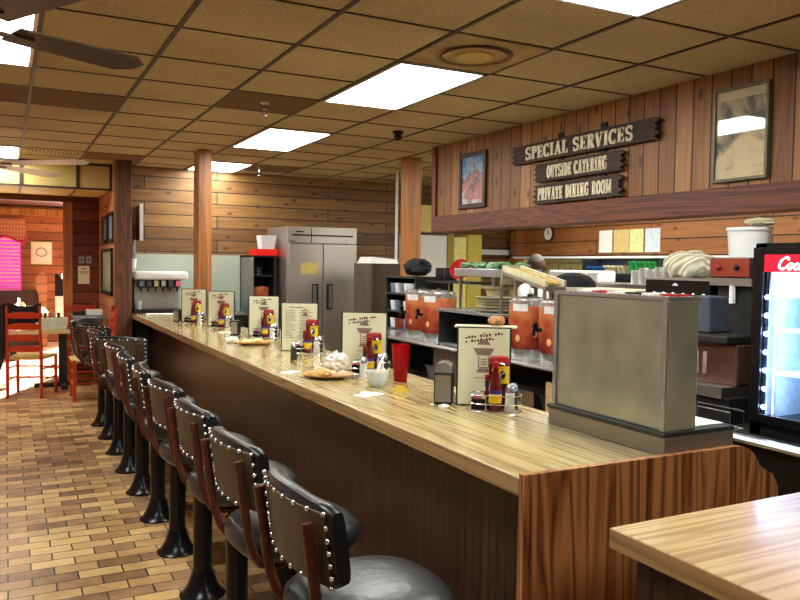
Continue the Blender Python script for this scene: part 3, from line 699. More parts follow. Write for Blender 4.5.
def loaded_caddy(x, y, rz, where, full=True, sh='salt'):
    caddy(x, y, rz, 'wire condiment caddy '+where, )
    P = lambda dx, dy, z=.0068: place(x, y, CT+z, rz, dx, dy)
    packets(P(-.066, -.002), rz, 'black box of pink sweetener packets '+where)
    squeeze(P(.012, .031), rz, 'red squeeze bottle with yellow label '+where)
    ketchup(P(.0, -.018-.012), rz, 'tall red sauce bottle with yellow label '+where)
    shaker(P(.060, -.030), 'salt', 'salt shaker '+where); shaker(P(.072, .018), 'pepper', 'pepper shaker '+where)
    if full: hotsauce(P(-.036, .012), 'red capped hot sauce bottle '+where)
RZ = math.atan2(-.135, .19)
def setting(mx, my, where, cx=.11, cy=-.115, kind='star', full=True, h=.33, w=.252):
    menu(mx, my, RZ, 'upright menu '+where, kind, h, w)
    p = place(mx, my, 0, RZ, cx, cy)
    loaded_caddy(p[0], p[1], RZ, where, full)
setting(1.83, 2.76, 'beside the steel box', cx=.055, cy=-.105, h=.335, w=.222)
setting(1.80, 3.93, 'beyond the red tumbler', cx=.055, cy=-.10)
setting(1.80, 5.00, 'third along the counter, printed in rows', kind='rows', cx=.09, cy=-.09)
setting(1.895, 6.13, 'behind the far breakfast plate', cx=.05, cy=-.10)
setting(1.815, 7.22, 'below the coffee brewer corner', cx=.05, cy=-.10)
setting(1.69, 7.82, 'farthest along, by the soda machine', cx=.05, cy=-.10)
# tray lid behind the first menu with crumpled wrap
t = thing('napkin_dispenser', 'black and chrome napkin dispenser beside the nearest menu', 'dispenser', place(1.83, 2.76, CT, RZ, -.172, .03), RZ); t.scale = (.95, 1, 1.2)
B(-.042, .042, -.055, .055, 0, .118, bev=.006).build('housing', 'blackm', t)
MB().prism([(-.04, .118), (-.036, .140), (-.015, .152), (.015, .152), (.036, .140), (.04, .118)], -.053, .053, 'xz').build('rounded_lid', 'chrome', t, True)
B(-.0435, -.0415, -.05, .05, .008, .112).build('chrome_side', 'steel', t)
B(-.036, .036, -.058, -.0545, .012, .108).build('chrome_face', 'steel_d', t)
p0 = place(1.83, 2.76, CT, RZ, .01, .075)
t = thing('takeaway_stand', 'narrow dark stand with a pale flat board on top behind the nearest menu', 'stand', p0, RZ)
B(-.06, .105, -.030, .045, 0, .335).build('stand_body', 'menuedge', t)
B(-.14, .13, -.062, .055, .335, .341).build('top_board', 'beige', t)
p0 = place(1.83, 2.76, CT+.3412, RZ, .04, .09)
rnd = random.Random(4); g = MB()
for k in range(5): g.ball(rnd.uniform(-.03, .04), rnd.uniform(-.02, .02), .022, .022, 1.2, 1, .9, noise=.12, rnd=rnd)
o = tag(g.build('shell_cluster', mat('mottled brown shells', srgb(168, 118, 76), .5, var=.5, vs=50), smooth=True, loc=p0), 'mottled brown and white rolls lying on the pale board', 'food')
# plates, bowl, tumbler ...
def blob(name, m, pts, r, seed, loc, lab, cat, flat=.5, noise=.25, sub=None):
    rnd = random.Random(seed); g = MB()
    for (x, y) in pts: g.ball(x, y, r*flat*.95, r, rnd.uniform(.8, 1.2), rnd.uniform(.8, 1.2), flat, u=14, v=9, noise=noise, rnd=rnd)
    return tag(g.build(name, m, loc=loc), lab, cat)
def plate(x, y, r, lab, m='plate'):
    t = thing('plate', lab, 'plate', (x, y, CT))
    MB().lathe([(r*.55, 0), (r*.62, .004), (r, .018), (r, .021), (r*.66, .008), (0.001, .007)], n=40, cap=False, sx=1, sy=1).build('dish', m, t, True)
    return t
plate(1.53, 3.80, .14, 'tan plate with crumpled napkin and leftovers beside the bowl')
g = MB(); rnd = random.Random(8)
for k in range(16): g.ball(rnd.uniform(-.07, .03), rnd.uniform(-.05, .06), .012, rnd.uniform(.012, .022), 1, 1, .6, u=8, v=6, noise=.2, rnd=rnd)
tag(g.build('leftover_food', 'food', loc=(1.50, 3.80, CT+.008)), 'broken biscuit pieces left on the near tan plate', 'food')['kind'] = 'stuff'
def crumple(x, y, z, r, seed, lab, hz=1.0):
    rnd = random.Random(seed); b = bmesh.new(); bmesh.ops.create_icosphere(b, subdivisions=3, radius=r)
    ph = [(Vector((rnd.uniform(-1, 1), rnd.uniform(-1, 1), rnd.uniform(-1, 1))).normalized(), rnd.uniform(1.5, 4)) for _ in range(9)]
    for v in b.verts:
        n = v.co.normalized(); d = sum(abs(sin(f*n.dot(a)*3)) for a, f in ph)/9
        v.co = Vector((v.co.x*1.15, v.co.y*.95, v.co.z*hz))*(.25+1.35*d**1.6)
    mz = min(v.co.z for v in b.verts)
    for v in b.verts: v.co.z = max(v.co.z-mz-.006, 0)
    m_ = MB(); m_.b.free(); m_.b = b
    return tag(m_.build('crumpled_napkin', 'paper', loc=(x, y, z)), lab, 'napkin')
crumple(1.575, 3.79, CT+.024, .054, 3, 'crumpled white napkin on the near tan plate')
tag(B(-.05, .05, -.035, .035, 0, .006, bev=.002).build('folded_napkin', 'paper', loc=(1.40, 4.02, CT)), 'folded white napkin beside the near tan plate', 'napkin').rotation_euler.z = .5
t = thing('china_bowl', 'small white china bowl with a spoon beside the near plate', 'bowl', (1.635, 3.41, CT)); t.scale = (1.08, 1.08, 1.25)
MB().lathe([(.028, 0), (.033, .004), (.047, .03), (.054, .062), (.052, .063), (.044, .03), (.001, .01)], n=32, cap=False).build('bowl_body', 'bowl', t, True)
MB().lathe([(.05, .05), (.03, .058), (.001, .06)], n=20, cap=False).build('contents', 'food', t, True)
tag(MB().tube([(0, 0, 0), (.03, .02, .045), (.055, .04, .075)], [.004, .003, .005], 6).build('spoon', 'chrome', smooth=True, loc=(1.635, 3.41, CT+.078)), 'metal spoon standing in the small white bowl', 'spoon')
t = thing('tumbler', 'translucent red plastic tumbler standing on the counter', 'cup', (1.82, 3.52, CT)); t.scale = (1.18, 1.18, 1.3)
MB().lathe([(.029, 0), (.030, .002), (.041, .148), (.0385, .148), (.028, .006), (.001, .006)], n=28, cap=False).build('cup_body', 'tumbler', t, True)
MB().lathe([(.0275, .007), (.034, .10), (.001, .10)], n=24).build('drink', mat('cola red drink', srgb(150, 6, 14), .1), t, True)
t = thing('lemon_wedge', 'lemon wedge lying before the red tumbler', 'lemon', (1.655, 3.20, CT), RZ)
MB().prism([(.03*cos(pi*k/14), .030*sin(pi*k/14)) for k in range(15)], -.009, .009).build('flesh', 'lemon', t)
MB().tube([(.031*cos(pi*k/14), 0, .030*sin(pi*k/14)+.003) for k in range(15)], .0035, 6).build('rind', 'yellow', t, True)
tag(B(-.065, .065, -.035, .035, 0, .003).build('paper_napkin', 'paper', loc=(1.49, 3.20, CT)), 'flat paper napkin on the counter before the small bowl', 'napkin').rotation_euler.z = .35
tag(B(-.045, .0, -.030, .03, .0032, .006).build('paper_scrap', 'paper', loc=(1.51, 3.22, CT)), 'folded paper lying across the flat napkin', 'paper').rotation_euler.z = -.2
crumple(1.655, 2.80, CT, .020, 9, 'small torn white paper scrap near the napkin dispenser', .5)
crumple(1.645, 2.87, CT, .010, 12, 'tiny white paper crumb near the napkin dispenser', .5)
shaker((1.70, 3.72, CT), 'salt', 'loose salt shaker standing between plate and bowl')
shaker((1.60, 4.55, CT), 'pepper', 'loose dark shaker behind the near tan plate')
plate(1.64, 5.55, .14, 'far breakfast plate with a pile of scraps on the counter')
g = MB(); rnd = random.Random(18)
for k in range(16): g.ball(rnd.uniform(-.08, .07), rnd.uniform(-.07, .07), .014, rnd.uniform(.015, .028), 1, 1, .6, u=8, v=6, noise=.2, rnd=rnd)
tag(g.build('leftover_food', mat('scrambled scraps', srgb(226, 206, 150), .7, var=.3, vs=50), loc=(1.64, 5.55, CT+.008)), 'pale egg scraps left on the far breakfast plate', 'food')['kind'] = 'stuff'
crumple(1.52, 5.72, CT, .045, 21, 'crumpled white napkin left of the far breakfast plate', .6)
t = thing('foam_cup', 'white foam cup standing beside the row printed menu', 'cup', (1.835, 5.42, CT))
MB().lathe([(.026, 0), (.036, .105), (.034, .105), (.025, .004), (.001, .004)], n=20, cap=False).build('cup_body', 'white', t, True)
MB().lathe([(.037, .104), (.037, .110), (.001, .112)], n=20, cap=False).build('lid', 'white', t, True)
tag(B(-.09, .09, -.045, .045, 0, .004).build('paper_napkin', 'paper', loc=(1.72, 6.55, CT)), 'flat white napkin before the fifth menu', 'napkin').rotation_euler.z = -.3
t = thing('napkin_dispenser', 'small dark napkin dispenser left of the fourth menu', 'dispenser', (1.72, 6.35, CT), RZ)
B(-.03, .03, -.04, .04, 0, .12, bev=.004).build('housing', 'blackm', t); B(-.026, .026, -.0425, -.0405, .01, .11).build('chrome_face', 'steel', t)
t = thing('napkin_dispenser', 'small dark napkin dispenser at the farthest menu', 'dispenser', (1.56, 7.98, CT), RZ)
B(-.03, .03, -.04, .04, 0, .12, bev=.004).build('housing', 'blackm', t); B(-.026, .026, -.0425, -.0405, .01, .11).build('chrome_face', 'steel', t)
tag(B(-.15, .15, -.05, .05, 0, .018, bev=.006).build('bar_towel', 'cloth', loc=(1.56, 8.98, CT)), 'folded white towel at the far end of the counter', 'towel').rotation_euler.z = -.15
# ------------------------------------------------------------------ wall signs and pictures
def bar(mb, x0, z0, x1, z1, t, d=.006):
    a = Vector((x0, z0)); b = Vector((x1, z1)); u = (b-a); L = u.length
    if L < 1e-6: return
    u /= L; n = Vector((-u.y, u.x))*t/2
    P = [a-n, b-n, b+n, a+n]
    mb.append([(p.x, p.y) for p in P])
def glyph(ch):
    """slab serif letter as list of quads in a unit box"""
    T, t, s = .24, .13, .11   # thick, thin, serif
    q = []
    def V(x, z0=0, z1=1, th=T, ser=True):
        bar(q, x, z0, x, z1, th)
        if ser:
            if z0 == 0: bar(q, x-.19, s/2, x+.19, s/2, s)
            if z1 == 1: bar(q, x-.19, 1-s/2, x+.19, 1-s/2, s)
    def arc(cx, cz, rx, rz, a0, a1, th, n=10):
        p = [(cx+rx*cos(R(a0+(a1-a0)*k/n)), cz+rz*sin(R(a0+(a1-a0)*k/n))) for k in range(n+1)]
        for k in range(n):
            m = abs(cos(R(a0+(a1-a0)*(k+.5)/n)))
            bar(q, *p[k], *p[k+1], t+(th-t)*m)
    w = .72
    if ch == 'I': V(.22); w = .44
    elif ch == 'L': V(.22); bar(q, .2, s/2, .62, s/2, s); bar(q, .6, 0, .6, .3, .09); w = .66
    elif ch == 'E': V(.22); bar(q, .2, s/2, .62, s/2, s); bar(q, .2, 1-s/2, .62, 1-s/2, s); bar(q, .3, .5, .5, .5, s); bar(q, .6, 0, .6, .28, .08); bar(q, .6, .72, .6, 1, .08); bar(q, .5, .38, .5, .62, .07); w = .68
    elif ch == 'T': V(.34, ser=False); bar(q, .15, s/2, .53, s/2, s); bar(q, .02, 1-s/2, .66, 1-s/2, s); bar(q, .05, .7, .05, 1, .08); bar(q, .63, .7, .63, 1, .08); w = .68
    elif ch == 'P': V(.22); arc(.34, .74, .26, .21, -90, 90, T); w = .66
    elif ch == 'R': V(.22); arc(.34, .74, .25, .21, -90, 90, T); bar(q, .38, .5, .62, .08, T*.9); bar(q, .5, s/2, .74, s/2, s); w = .76
    elif ch == 'D': V(.22); arc(.3, .5, .34, .455, -90, 90, T); w = .72
    elif ch == 'O': arc(.36, .5, .27, .45, 0, 360, T, 20); w = .72
    elif ch == 'C': arc(.38, .5, .29, .45, 40, 320, T, 16); bar(q, .62, .68, .62, 1, .07); bar(q, .62, 0, .62, .28, .07); w = .70
    elif ch == 'G': arc(.38, .5, .29, .45, 40, 340, T, 16); bar(q, .62, .68, .62, 1, .07); bar(q, .60, .05, .60, .48, T*.8); bar(q, .44, .46, .72, .46, s); w = .74
    elif ch == 'S': arc(.34, .73, .23, .225, 20, 270, T*.85, 12); arc(.34, .27, .23, .225, -160, 90, T*.85, 12); bar(q, .56, .68, .56, 1, .06); bar(q, .1, 0, .1, .32, .06); w = .66
    elif ch == 'A': bar(q, .12, 0, .36, 1, .09); bar(q, .36, 1, .62, 0, T); bar(q, .2, .32, .54, .32, s); bar(q, 0, s/2, .25, s/2, s); bar(q, .46, s/2, .76, s/2, s); w = .76
    elif ch == 'V': bar(q, .12, 1, .38, 0, T); bar(q, .38, 0, .62, 1, .09); bar(q, 0, 1-s/2, .28, 1-s/2, s); bar(q, .48, 1-s/2, .74, 1-s/2, s); w = .74
    elif ch == 'U': bar(q, .2, .25, .2, 1, T); bar(q, .58, .25, .58, 1, .12); arc(.39, .27, .19, .22, 180, 360, .12, 8); bar(q, .02, 1-s/2, .36, 1-s/2, s); bar(q, .46, 1-s/2, .72, 1-s/2, s); w = .74
    elif ch == 'N': V(.18, th=.11); V(.64, th=.11); bar(q, .18, 1, .64, 0, T); w = .84
    elif ch == 'M': V(.16, th=.11); V(.78, th=T); bar(q, .16, 1, .46, .15, T*.8); bar(q, .46, .15, .78, 1, .09); w = .96
    elif ch == ' ': w = .42
    return q, w
def text_parts(s, y0, y1, z0, h, x, parent, d=.006):
    """text reading from y0 (left) toward y1 (right), on a plane x = const facing -x"""
    gl = [glyph(c) for c in s]; W = sum(w for _, w in gl)+.07*(len(s)-1); k = (y1-y0)/W; cur = 0; mb = MB()
    for ch, (q, w) in zip(s, gl):
        if ch == ' ': mb.build('lettering', 'signlet', parent); mb = MB()
        for quad in q:
            poly = [(y0+(cur+a)*k, z0+b*h) for a, b in quad]
            mb.prism(poly, x, x-d, 'yz')
        cur += w+.07
    mb.build('lettering', 'signlet', parent)
def sign(y0, y1, z0, z1, txt, ty0, ty1, tz0, th, lab):
    t = thing('wooden_sign', lab, 'sign', (0, 0, 0), group='carved wooden signs')
    rnd = random.Random(len(txt)); pl = []
    n = 7
    for k in range(n+1): pl.append((y0+(rnd.uniform(.0, .05) if k % 2 else -.01), z0+(z1-z0)*k/n))
    for k in range(n+1): pl.append((y1+(rnd.uniform(-.05, .0) if k % 2 else .01), z1-(z1-z0)*k/n))
    MB().prism(pl, 3.705, 3.735, 'yz').build('board', 'signwood', t)
    text_parts(txt, ty0, ty1, tz0, th, 3.7045, t)
    return t
E_ = EYE
sign(5.21, 3.665, E_+.832, E_+.975, 'SPECIAL SERVICES', 5.04, 3.86, E_+.852, .10, 'long carved sign reading SPECIAL SERVICES, topmost of three')
sign(4.905, 3.97, E_+.666, E_+.805, 'OUTSIDE CATERING', 4.76, 4.10, E_+.686, .095, 'carved sign reading OUTSIDE CATERING, middle of three')
sign(4.905, 3.98, E_+.494, E_+.64, 'PRIVATE DINING ROOM', 4.87, 4.05, E_+.520, .095, 'carved sign reading PRIVATE DINING ROOM, lowest of three')
tag(MB().box(3.735, 3.75, 4.62, 4.68, 2.02, 2.56).box(3.735, 3.75, 4.15, 4.21, 2.02, 2.56).build('sign_hanger', 'blackm'), 'pair of dark straps holding the three carved signs', 'hanger')
def picture(yc, zc, w, h, fm, pm, lab, fw=.03):
    t = thing('framed_picture', lab, 'picture', (3.748, yc, zc))
    a, b = w/2, h/2; g = MB()
    g.box(-.025, 0, -a, a, b-fw, b); g.box(-.025, 0, -a, a, -b, -b+fw); g.box(-.025, 0, -a, -a+fw, -b+fw, b-fw); g.box(-.025, 0, a-fw, a, -b+fw, b-fw)
    g.build('frame', fm, t, bevmod=.003)
    B(-.012, 0, -a+fw, a-fw, -b+fw, b-fw).build('print', pm, t)
picture(5.87, E_+.775, .44, .50, 'framewood', 'darksky', 'small framed red rock landscape picture under blue sky', .04)
picture(3.045, E_+.782, .37, .54, 'framepale', 'poster', 'framed grey sketch poster catching a bar of reflected light', .018)
# ------------------------------------------------------------------ back counter
t = thing('back_counter', 'steel topped service counter behind the lunch counter', 'counter', (0, 0, 0))
B(2.93, 3.62, 2.86, 6.75, .91, .94, bev=.004).build('countertop', 'steel_b', t)
MB().tube([(2.93, 2.86, .925), (2.93, 6.75, .925)], .015, 8).build('rolled_edge', 'steel_b', t, True)
B(3.55, 3.6, 2.86, 6.75, 0, .91).build('back_board', 'blackm', t)
B(2.98, 3.55, 2.86, 6.7, .08, .12).build('lower_shelf', 'blackm', t); B(3.1, 3.55, 2.86, 6.7, .5, .53).build('middle_shelf', 'steel_d', t)
for y in (2.86, 3.62, 4.70, 6.65): B(2.96, 3.55, y, y+.06, 0, .91).build('divider', 'cabinet', t)
B(2.95, 2.97, 4.68, 5.15, .05, .90).build('door_panel', 'cabinet', t)
B(2.945, 2.965, 3.55, 3.75, .05, .84).build('pale_wood_panel', 'oak_x', t, label='pale wooden panel')
t = thing('low_counter', 'lower dark counter with bright steel nosing under the drinks cooler', 'counter', (0, 0, 0))
B(2.86, 3.62, .9, 2.855, .79, .815).build('countertop', 'blackm', t)
MB().tube([(2.87, .9, .803), (2.87, 2.855, .803)], .02, 8).build('steel_nosing', 'steel_b', t, True)
B(2.95, 3.6, .9, 2.855, 0, .79).build('base', 'blackm', t)
# clutter under and between the counters
def under(x, y, z, m, lab, h=.16):
    t = thing('storage_tub', lab, 'tub', (x, y, z)); g = MB()
    g.loft([[(-.1, -.13, 0), (.1, -.13, 0), (.1, .13, 0), (-.1, .13, 0)], [(-.13, -.16, h), (.13, -.16, h), (.13, .16, h), (-.13, .16, h)]]); g.build('tub_body', m, t)
    B(-.14, .14, -.17, .17, h, h+.012).build('rim', m, t)
under(3.28, 4.3, .532, 'steel', 'steel tub on the middle shelf behind the red tumbler'); under(3.3, 3.95, .532, 'darkrim', 'dark tub on the middle shelf beside the pale wood panel'); under(3.3, 5.5, .532, 'bluegrey', 'blue grey tub on the far part of the middle shelf')
# tea urns
def urn(x, y, lab, h=.345, r=.142, rz=0):
    t = thing('tea_urn', lab, 'drink dispenser', (x, y, .9402), rz, 'iced tea urns with orange picture wraps')
    MB().lathe([(r*.9, 0), (r*.9, .062), (r*.96, .068)], n=32).build('steel_base', 'chrome', t, True)
    MB().lathe([(r, .06), (r, h)], n=36).build('picture_wrap', 'amber', t, True)
    MB().lathe([(r*1.005, h), (r*1.005, h+.035), (r*.9, h+.042), (r*.9, h+.05), (r*.3, h+.06)], n=32).build('steel_lid', 'chrome', t, True)
    MB().lathe([(.02, h+.058), (.022, h+.074), (.001, h+.078)], n=12, cap=False).build('lid_knob', 'blackm', t, True)
    a0 = pi+.45
    g = MB(); k = 8
    for i in range(k):
        a = a0-.38+.76*i/k; b = a0-.38+.76*(i+1)/k; rr = r*1.012
        v = [g.b.verts.new((rr*cos(q), rr*sin(q), z)) for q, z in ((a, h-.035), (b, h-.035), (b, h+.012), (a, h+.012))]; g.face(v)
    s = g.build('white_label', 'labelw', t); sm = s.modifiers.new('s', 'SOLIDIFY'); sm.thickness = .002
    f = MB(); rm = Matrix.Rotation(a0-.6, 4, 'Z')
    f.tube([(r, 0, .205), (r+.05, 0, .205), (r+.055, 0, .17)], .013, 8); f.box(r+.03, r+.055, -.012, .012, .205, .25)
    f.box(r+.04, r+.05, -.03, .03, .222, .235)
    for v in f.b.verts: v.co = rm @ v.co
    f.build('tap', 'black', t, True)
    # printed lemon slices
    for (aa, z, q) in ((a0-.1, .13, .024), (a0+.75, .16, .02)):
        d = MB(); d.ball(0, 0, 0, 1, .003, q*.75, q, u=12, v=8)
        mm = Matrix.Translation((r*cos(aa), r*sin(aa), z)) @ Matrix.Rotation(aa, 4, 'Z')
        for v in d.b.verts: v.co = mm @ v.co
        d.build('printed_lemon', mat('printed lemon', srgb(236, 170, 110), .4), t, True)
urn(3.15, 5.42, 'near tea urn of the left pair with white lid label'); urn(3.17, 5.75, 'tea urn half hidden behind the left front urn')
urn(3.15, 4.20, 'tea urn behind the nearest menu and sauce caddy'); urn(3.15, 3.87, 'tea urn partly hidden by the steel box')
# shelf over the back counter
t = thing('wire_shelf', 'steel shelf above the back counter holding plates', 'shelf', (0, 0, 0))
B(3.02, 3.42, 4.37, 5.24, 1.19, 1.21).build('shelf_board', 'steel_b', t)
B(3.40, 3.42, 4.37, 5.24, .9402, 1.19).build('back_board', 'blackm', t)
for y in (4.372, 5.225): B(3.04, 3.4, y, y+.012, .9402, 1.19).build('side_support', 'blackm', t)
t = thing('plate_stack', 'stack of cream oval platters on the steel shelf', 'plates', (3.2, 4.66, 1.2105))
for k, (dx, dy) in enumerate(((0, 0), (.004, .003), (.0, -.004), (.005, 0), (0, .004))):
    MB().lathe([(.08, 0), (.15, .018), (.152, .022), (.09, .008), (.001, .008)], dx, dy, k*.022, n=26, cap=False, sy=1.15).build('platter', 'beige', t, True)
MB().lathe([(.08, 0), (.09, .05), (.14, .055), (.15, .07), (.001, .07)], 0, 0, .118, n=24, cap=False).build('top_platter', 'beige', t, True)
# green tray
t = thing('sheet_tray', 'deep steel tray of green produce over the plate stack', 'tray', (3.25, 4.74, 1.2105))
for y in (-.28, .26):
    for x in (-.16, .14): B(x, x+.02, y, y+.02, 0, .255).build('tray_leg', 'steel_d', t)
B(-.2, .2, -.29, .29, .255, .315, bev=.004).build('tray_pan', 'steel_b', t)
rnd = random.Random(2); g = MB()
for k in range(60): g.ball(rnd.uniform(-.17, .17), rnd.uniform(-.26, .26), .325+rnd.uniform(0, .025), .03, 1, 1.3, .6, u=7, v=5, noise=.3, rnd=rnd)
o = g.build('green_produce', 'green', t, label='chopped leafy green heap'); o['kind'] = 'stuff'
# pass shelf running along
t = thing('pass_shelf', 'worn cream pass shelf above the right tea urns', 'shelf', (0, 0, 0))
B(3.46, 3.80, 3.55, 4.62, 1.385, 1.405, bev=.004).build('shelf_board', 'beige', t)
for y in (3.57, 4.58): B(3.63, 3.67, y, y+.03, 0, 1.385).build('bracket_post', 'steel_d', t)
t = thing('leaning_tray', 'long worn tray sloping down from the green tray toward the cook', 'tray', (3.08, 4.43, 1.452), 0)
def tl(a, b, u0, u1, dz0, dz1, name, m):
    q = MB(); q.loft([[(u0, a, dz0-.0), (u1, a, dz0), (u1, a, dz1), (u0, a, dz1)], [(u0, b, dz0-.095), (u1, b, dz0-.095), (u1, b, dz1-.095), (u0, b, dz1-.095)]]); return q.build(name, m, t)
tl(0, -.48, 0, .17, .035, .06, 'tray_base', 'steel'); tl(0, -.48, 0, .02, .06, .10, 'tray_rim', 'beige'); tl(0, -.48, .15, .17, .06, .10, 'tray_rim', 'beige')
tl(0, .02, 0, .17, .06, .10, 'tray_end', 'beige')
for y in (-.084, -.405): B(.05, .07, y, y+.018, -.5118, .035+(y*.095/.48)-.004).build('tray_leg', 'steel', t)
rnd = random.Random(6); g = MB()
for k in range(34):
    y = rnd.uniform(-.45, -.04); g.ball(rnd.uniform(.03, .14), y, .075+y*.095/.48, .022, 1.4, 1, .6, u=7, v=5, noise=.3, rnd=rnd)
tag(g.build('bread_scraps', mat('toasted crumbs', srgb(206, 176, 106), .8, var=.3), loc=(3.08, 4.43, 1.452)), 'toasted bread pieces scattered on the sloping tray', 'food')['kind'] = 'stuff'
tag(MB().lathe([(.165, 0), (.155, .035), (.12, .075), (.05, .10), (.001, .103)], n=26, cap=False).build('black_hat', 'coat', smooth=True, loc=(3.632, 4.34, 1.4052)), 'black rounded hat resting behind the steel box', 'hat')
# black pots and red bowl on rack side
t = thing('display_rack', 'black three tier rack of cups at the far end of the back counter', 'rack', (3.25, 6.02, .9402))
for y in (0, .58): B(0, .34, y, y+.015, 0, .50).build('side_panel', 'blackm', t)
B(.325, .34, .015, .58, 0, .50).build('back_panel', 'blackm', t)
for z in (0, .165, .33, .485): B(-.01, .325, .015, .58, z, z+.015).build('rack_shelf', 'darkrim', t)
for ri, z in enumerate((.345, .18, .015)):
    for i in range(6):
        q = MB().lathe([(.028, 0), (.038, .09), (.036, .09), (.001, .088)], n=14, cap=False)
        m = (('bluegrey', 'white', 'bluegrey', 'white', 'white', 'bluegrey'), ('white', 'bluegrey', 'glass', 'white', 'glass', 'white'), ('white', 'orangepanel', 'orangepanel', 'bluegrey', 'white', 'white'))[ri][5-i]
        tag(q.build('foam_cup', m, smooth=True, loc=(3.30, 6.08+i*.09, .9402+z+.0005)), 'small cup on the %s tier of the black rack, %s from the right' % (['top', 'middle', 'lowest'][ri], ['first', 'second', 'third', 'fourth', 'fifth', 'sixth'][i]), 'cup', 'cups on the black rack')
t = thing('black_bag', 'large black crumpled bag on top of the display rack', 'bag', (3.42, 6.30, 1.4502))
rnd = random.Random(13); g = MB()
g.ball(0, -.01, .080, .15, .8, 1.15, .5, u=22, v=14, noise=.11, rnd=rnd); g.ball(.02, .10, .05, .09, 1, 1, .6, u=14, v=9, noise=.12, rnd=rnd); g.ball(-.03, -.12, .05, .085, 1, 1.1, .6, u=14, v=9, noise=.12, rnd=rnd); g.build('bag_body', 'coat', t, True)
MB().tube([(-.05, -.20+.085*cos(a*pi/8), .06+.085*sin(a*pi/8)) for a in range(9)], .012, 8).build('bag_handle', 'coat', t, True)
t = thing('serving_bowl', 'bright red round bowl standing on edge by the tray', 'bowl', (3.32, 5.48, 1.21))
t.location.z = 1.19+.02
q = MB().lathe([(.04, 0), (.11, .03), (.125, .06), (.12, .06), (.10, .034), (.001, .01)], n=28, cap=False)
q.build('bowl_body', 'redplastic', t, True)
t['label'] = 'bright red round bowl beside the green tray'
t.location = (3.47, 5.60, 1.505); t.scale = (.72, .72, .72); t.rotation_euler = (0, R(-75), R(40))
t = thing('side_shelf', 'dark narrow shelf behind the left tea urns holding the red bowl', 'shelf', (0, 0, 0))
B(3.34, 3.60, 5.26, 5.99, 1.395, 1.415).build('shelf_board', 'blackm', t)
for y in (5.265, 5.95): B(3.58, 3.60, y, y+.03, .9402, 1.395).build('upright', 'blackm', t)
for k, (y, r, lab) in enumerate(((5.785, .06, 'black pan with raised rim beside the red bowl'), (5.915, .065, 'black pan nearest the display rack'))):
    tag(MB().lathe([(r*.8, 0), (r, .02), (r, .11), (r*.95, .11), (r*.75, .02), (.001, .015)], n=24, cap=False).build('cooking_pan', 'blackm', smooth=True, loc=(3.47, y, 1.4152)), lab, 'pan')
# ------------------------------------------------------------------ machines on the right
def lathe_obj(prof, name, m, loc, lab, cat, **k): return tag(MB().lathe(prof, **k).build(name, m, smooth=True, loc=loc), lab, cat)
t = thing('riser_box', 'black riser box under the coffee brewers on the low counter', 'box', (3.3, 2.65, .8152))
B(-.30, .30, -.19, .20, 0, .118, bev=.004).build('box_body', 'blackm', t); B(-.30, .30, -.19, .20, .118, .1248).build('top_board', 'darkrim', t)
t = thing('coffee_brewer', 'reddish steel coffee brewer behind the steel box', 'coffee maker', (3.25, 2.80, .9402))
t.location = (3.16, 2.64, .9402)
B(-.2, .10, -.17, .17, 0, .05).build('foot', 'steel_d', t); B(-.10, .10, -.17, .17, .05, .25, bev=.01).build('body', 'machine', t)
B(-.17, .10, -.17, .17, .25, .29, bev=.008).build('brew_head', 'blackm', t)
MB().lathe([(.03, .18), (.045, .25)], -.15+.02, .12, 0, n=16).build('brew_basket', 'blackm', t, True)
for k in range(3): B(-.106, -.0995, .10-.05*k, .125-.05*k, .09, .20).build('front_button_strip', 'chrome', t)
t = thing('grinder_hopper', 'slate blue tapered hopper standing on the coffee brewer', 'hopper', (3.12, 2.695, 1.2306))
MB().loft([[(-.08, -.075, 0), (.08, -.075, 0), (.08, .075, 0), (-.08, .075, 0)], [(-.07, -.062, .18), (.07, -.062, .18), (.07, .062, .18), (-.07, .062, .18)]]).build('hopper_body', 'slate', t, bevmod=.01)
t = thing('brewer_tower', 'tall dark brewer with orange panel and two knobs', 'coffee maker', (3.42, 2.73, .8152))
t.location = (3.43, 2.715, .9402)
B(-.12, .17, -.11, .12, 0, .04).build('foot', 'blackm', t); B(-.10, .17, -.10, .11, .04, .52, bev=.008).build('column', 'blackm', t)
B(-.13, .17, -.12, .135, .56, .665, bev=.008).build('head', 'blackm', t); B(-.138, -.131, -.11, .13, .565, .66, bev=.003).build('control_panel', 'orangepanel', t)
B(-.13, .17, -.12, .135, .52, .56).build('drip_plate', 'steel_d', t)
for s, m in ((.07, 'capred'), (-.04, 'black')): MB().ball(-.145, s, .613, .014).build('knob', m, t, True)
for s in (.0,): MB().tube([(-.118, s, .522), (-.118, s, .43)], .016, 10).build('spout', 'white', t, True)
t = thing('grill_hood', 'black machine with a row of small silver switches and steel top edge', 'machine', (3.46, 3.10, .9402))
B(-.12, .14, -.24, .22, 0, .08).build('foot', 'blackm', t); B(-.12, .14, -.24, .22, .08, .43).build('lower_body', 'darkrim', t)
B(-.14, .14, -.238, .225, .43, .54, bev=.004).build('control_head', 'black', t); B(-.145, .145, -.240, .23, .54, .552).build('steel_edge', 'steel_b', t)
for k in range(6): MB().ball(-.143, -.2+.07*k, .465, .010).build('switch', 'chrome', t, True)
MB().prism([(-.02, .51), (0, .525), (.02, .51)], -.147, -.139, 'yz').build('badge', 'white', t)
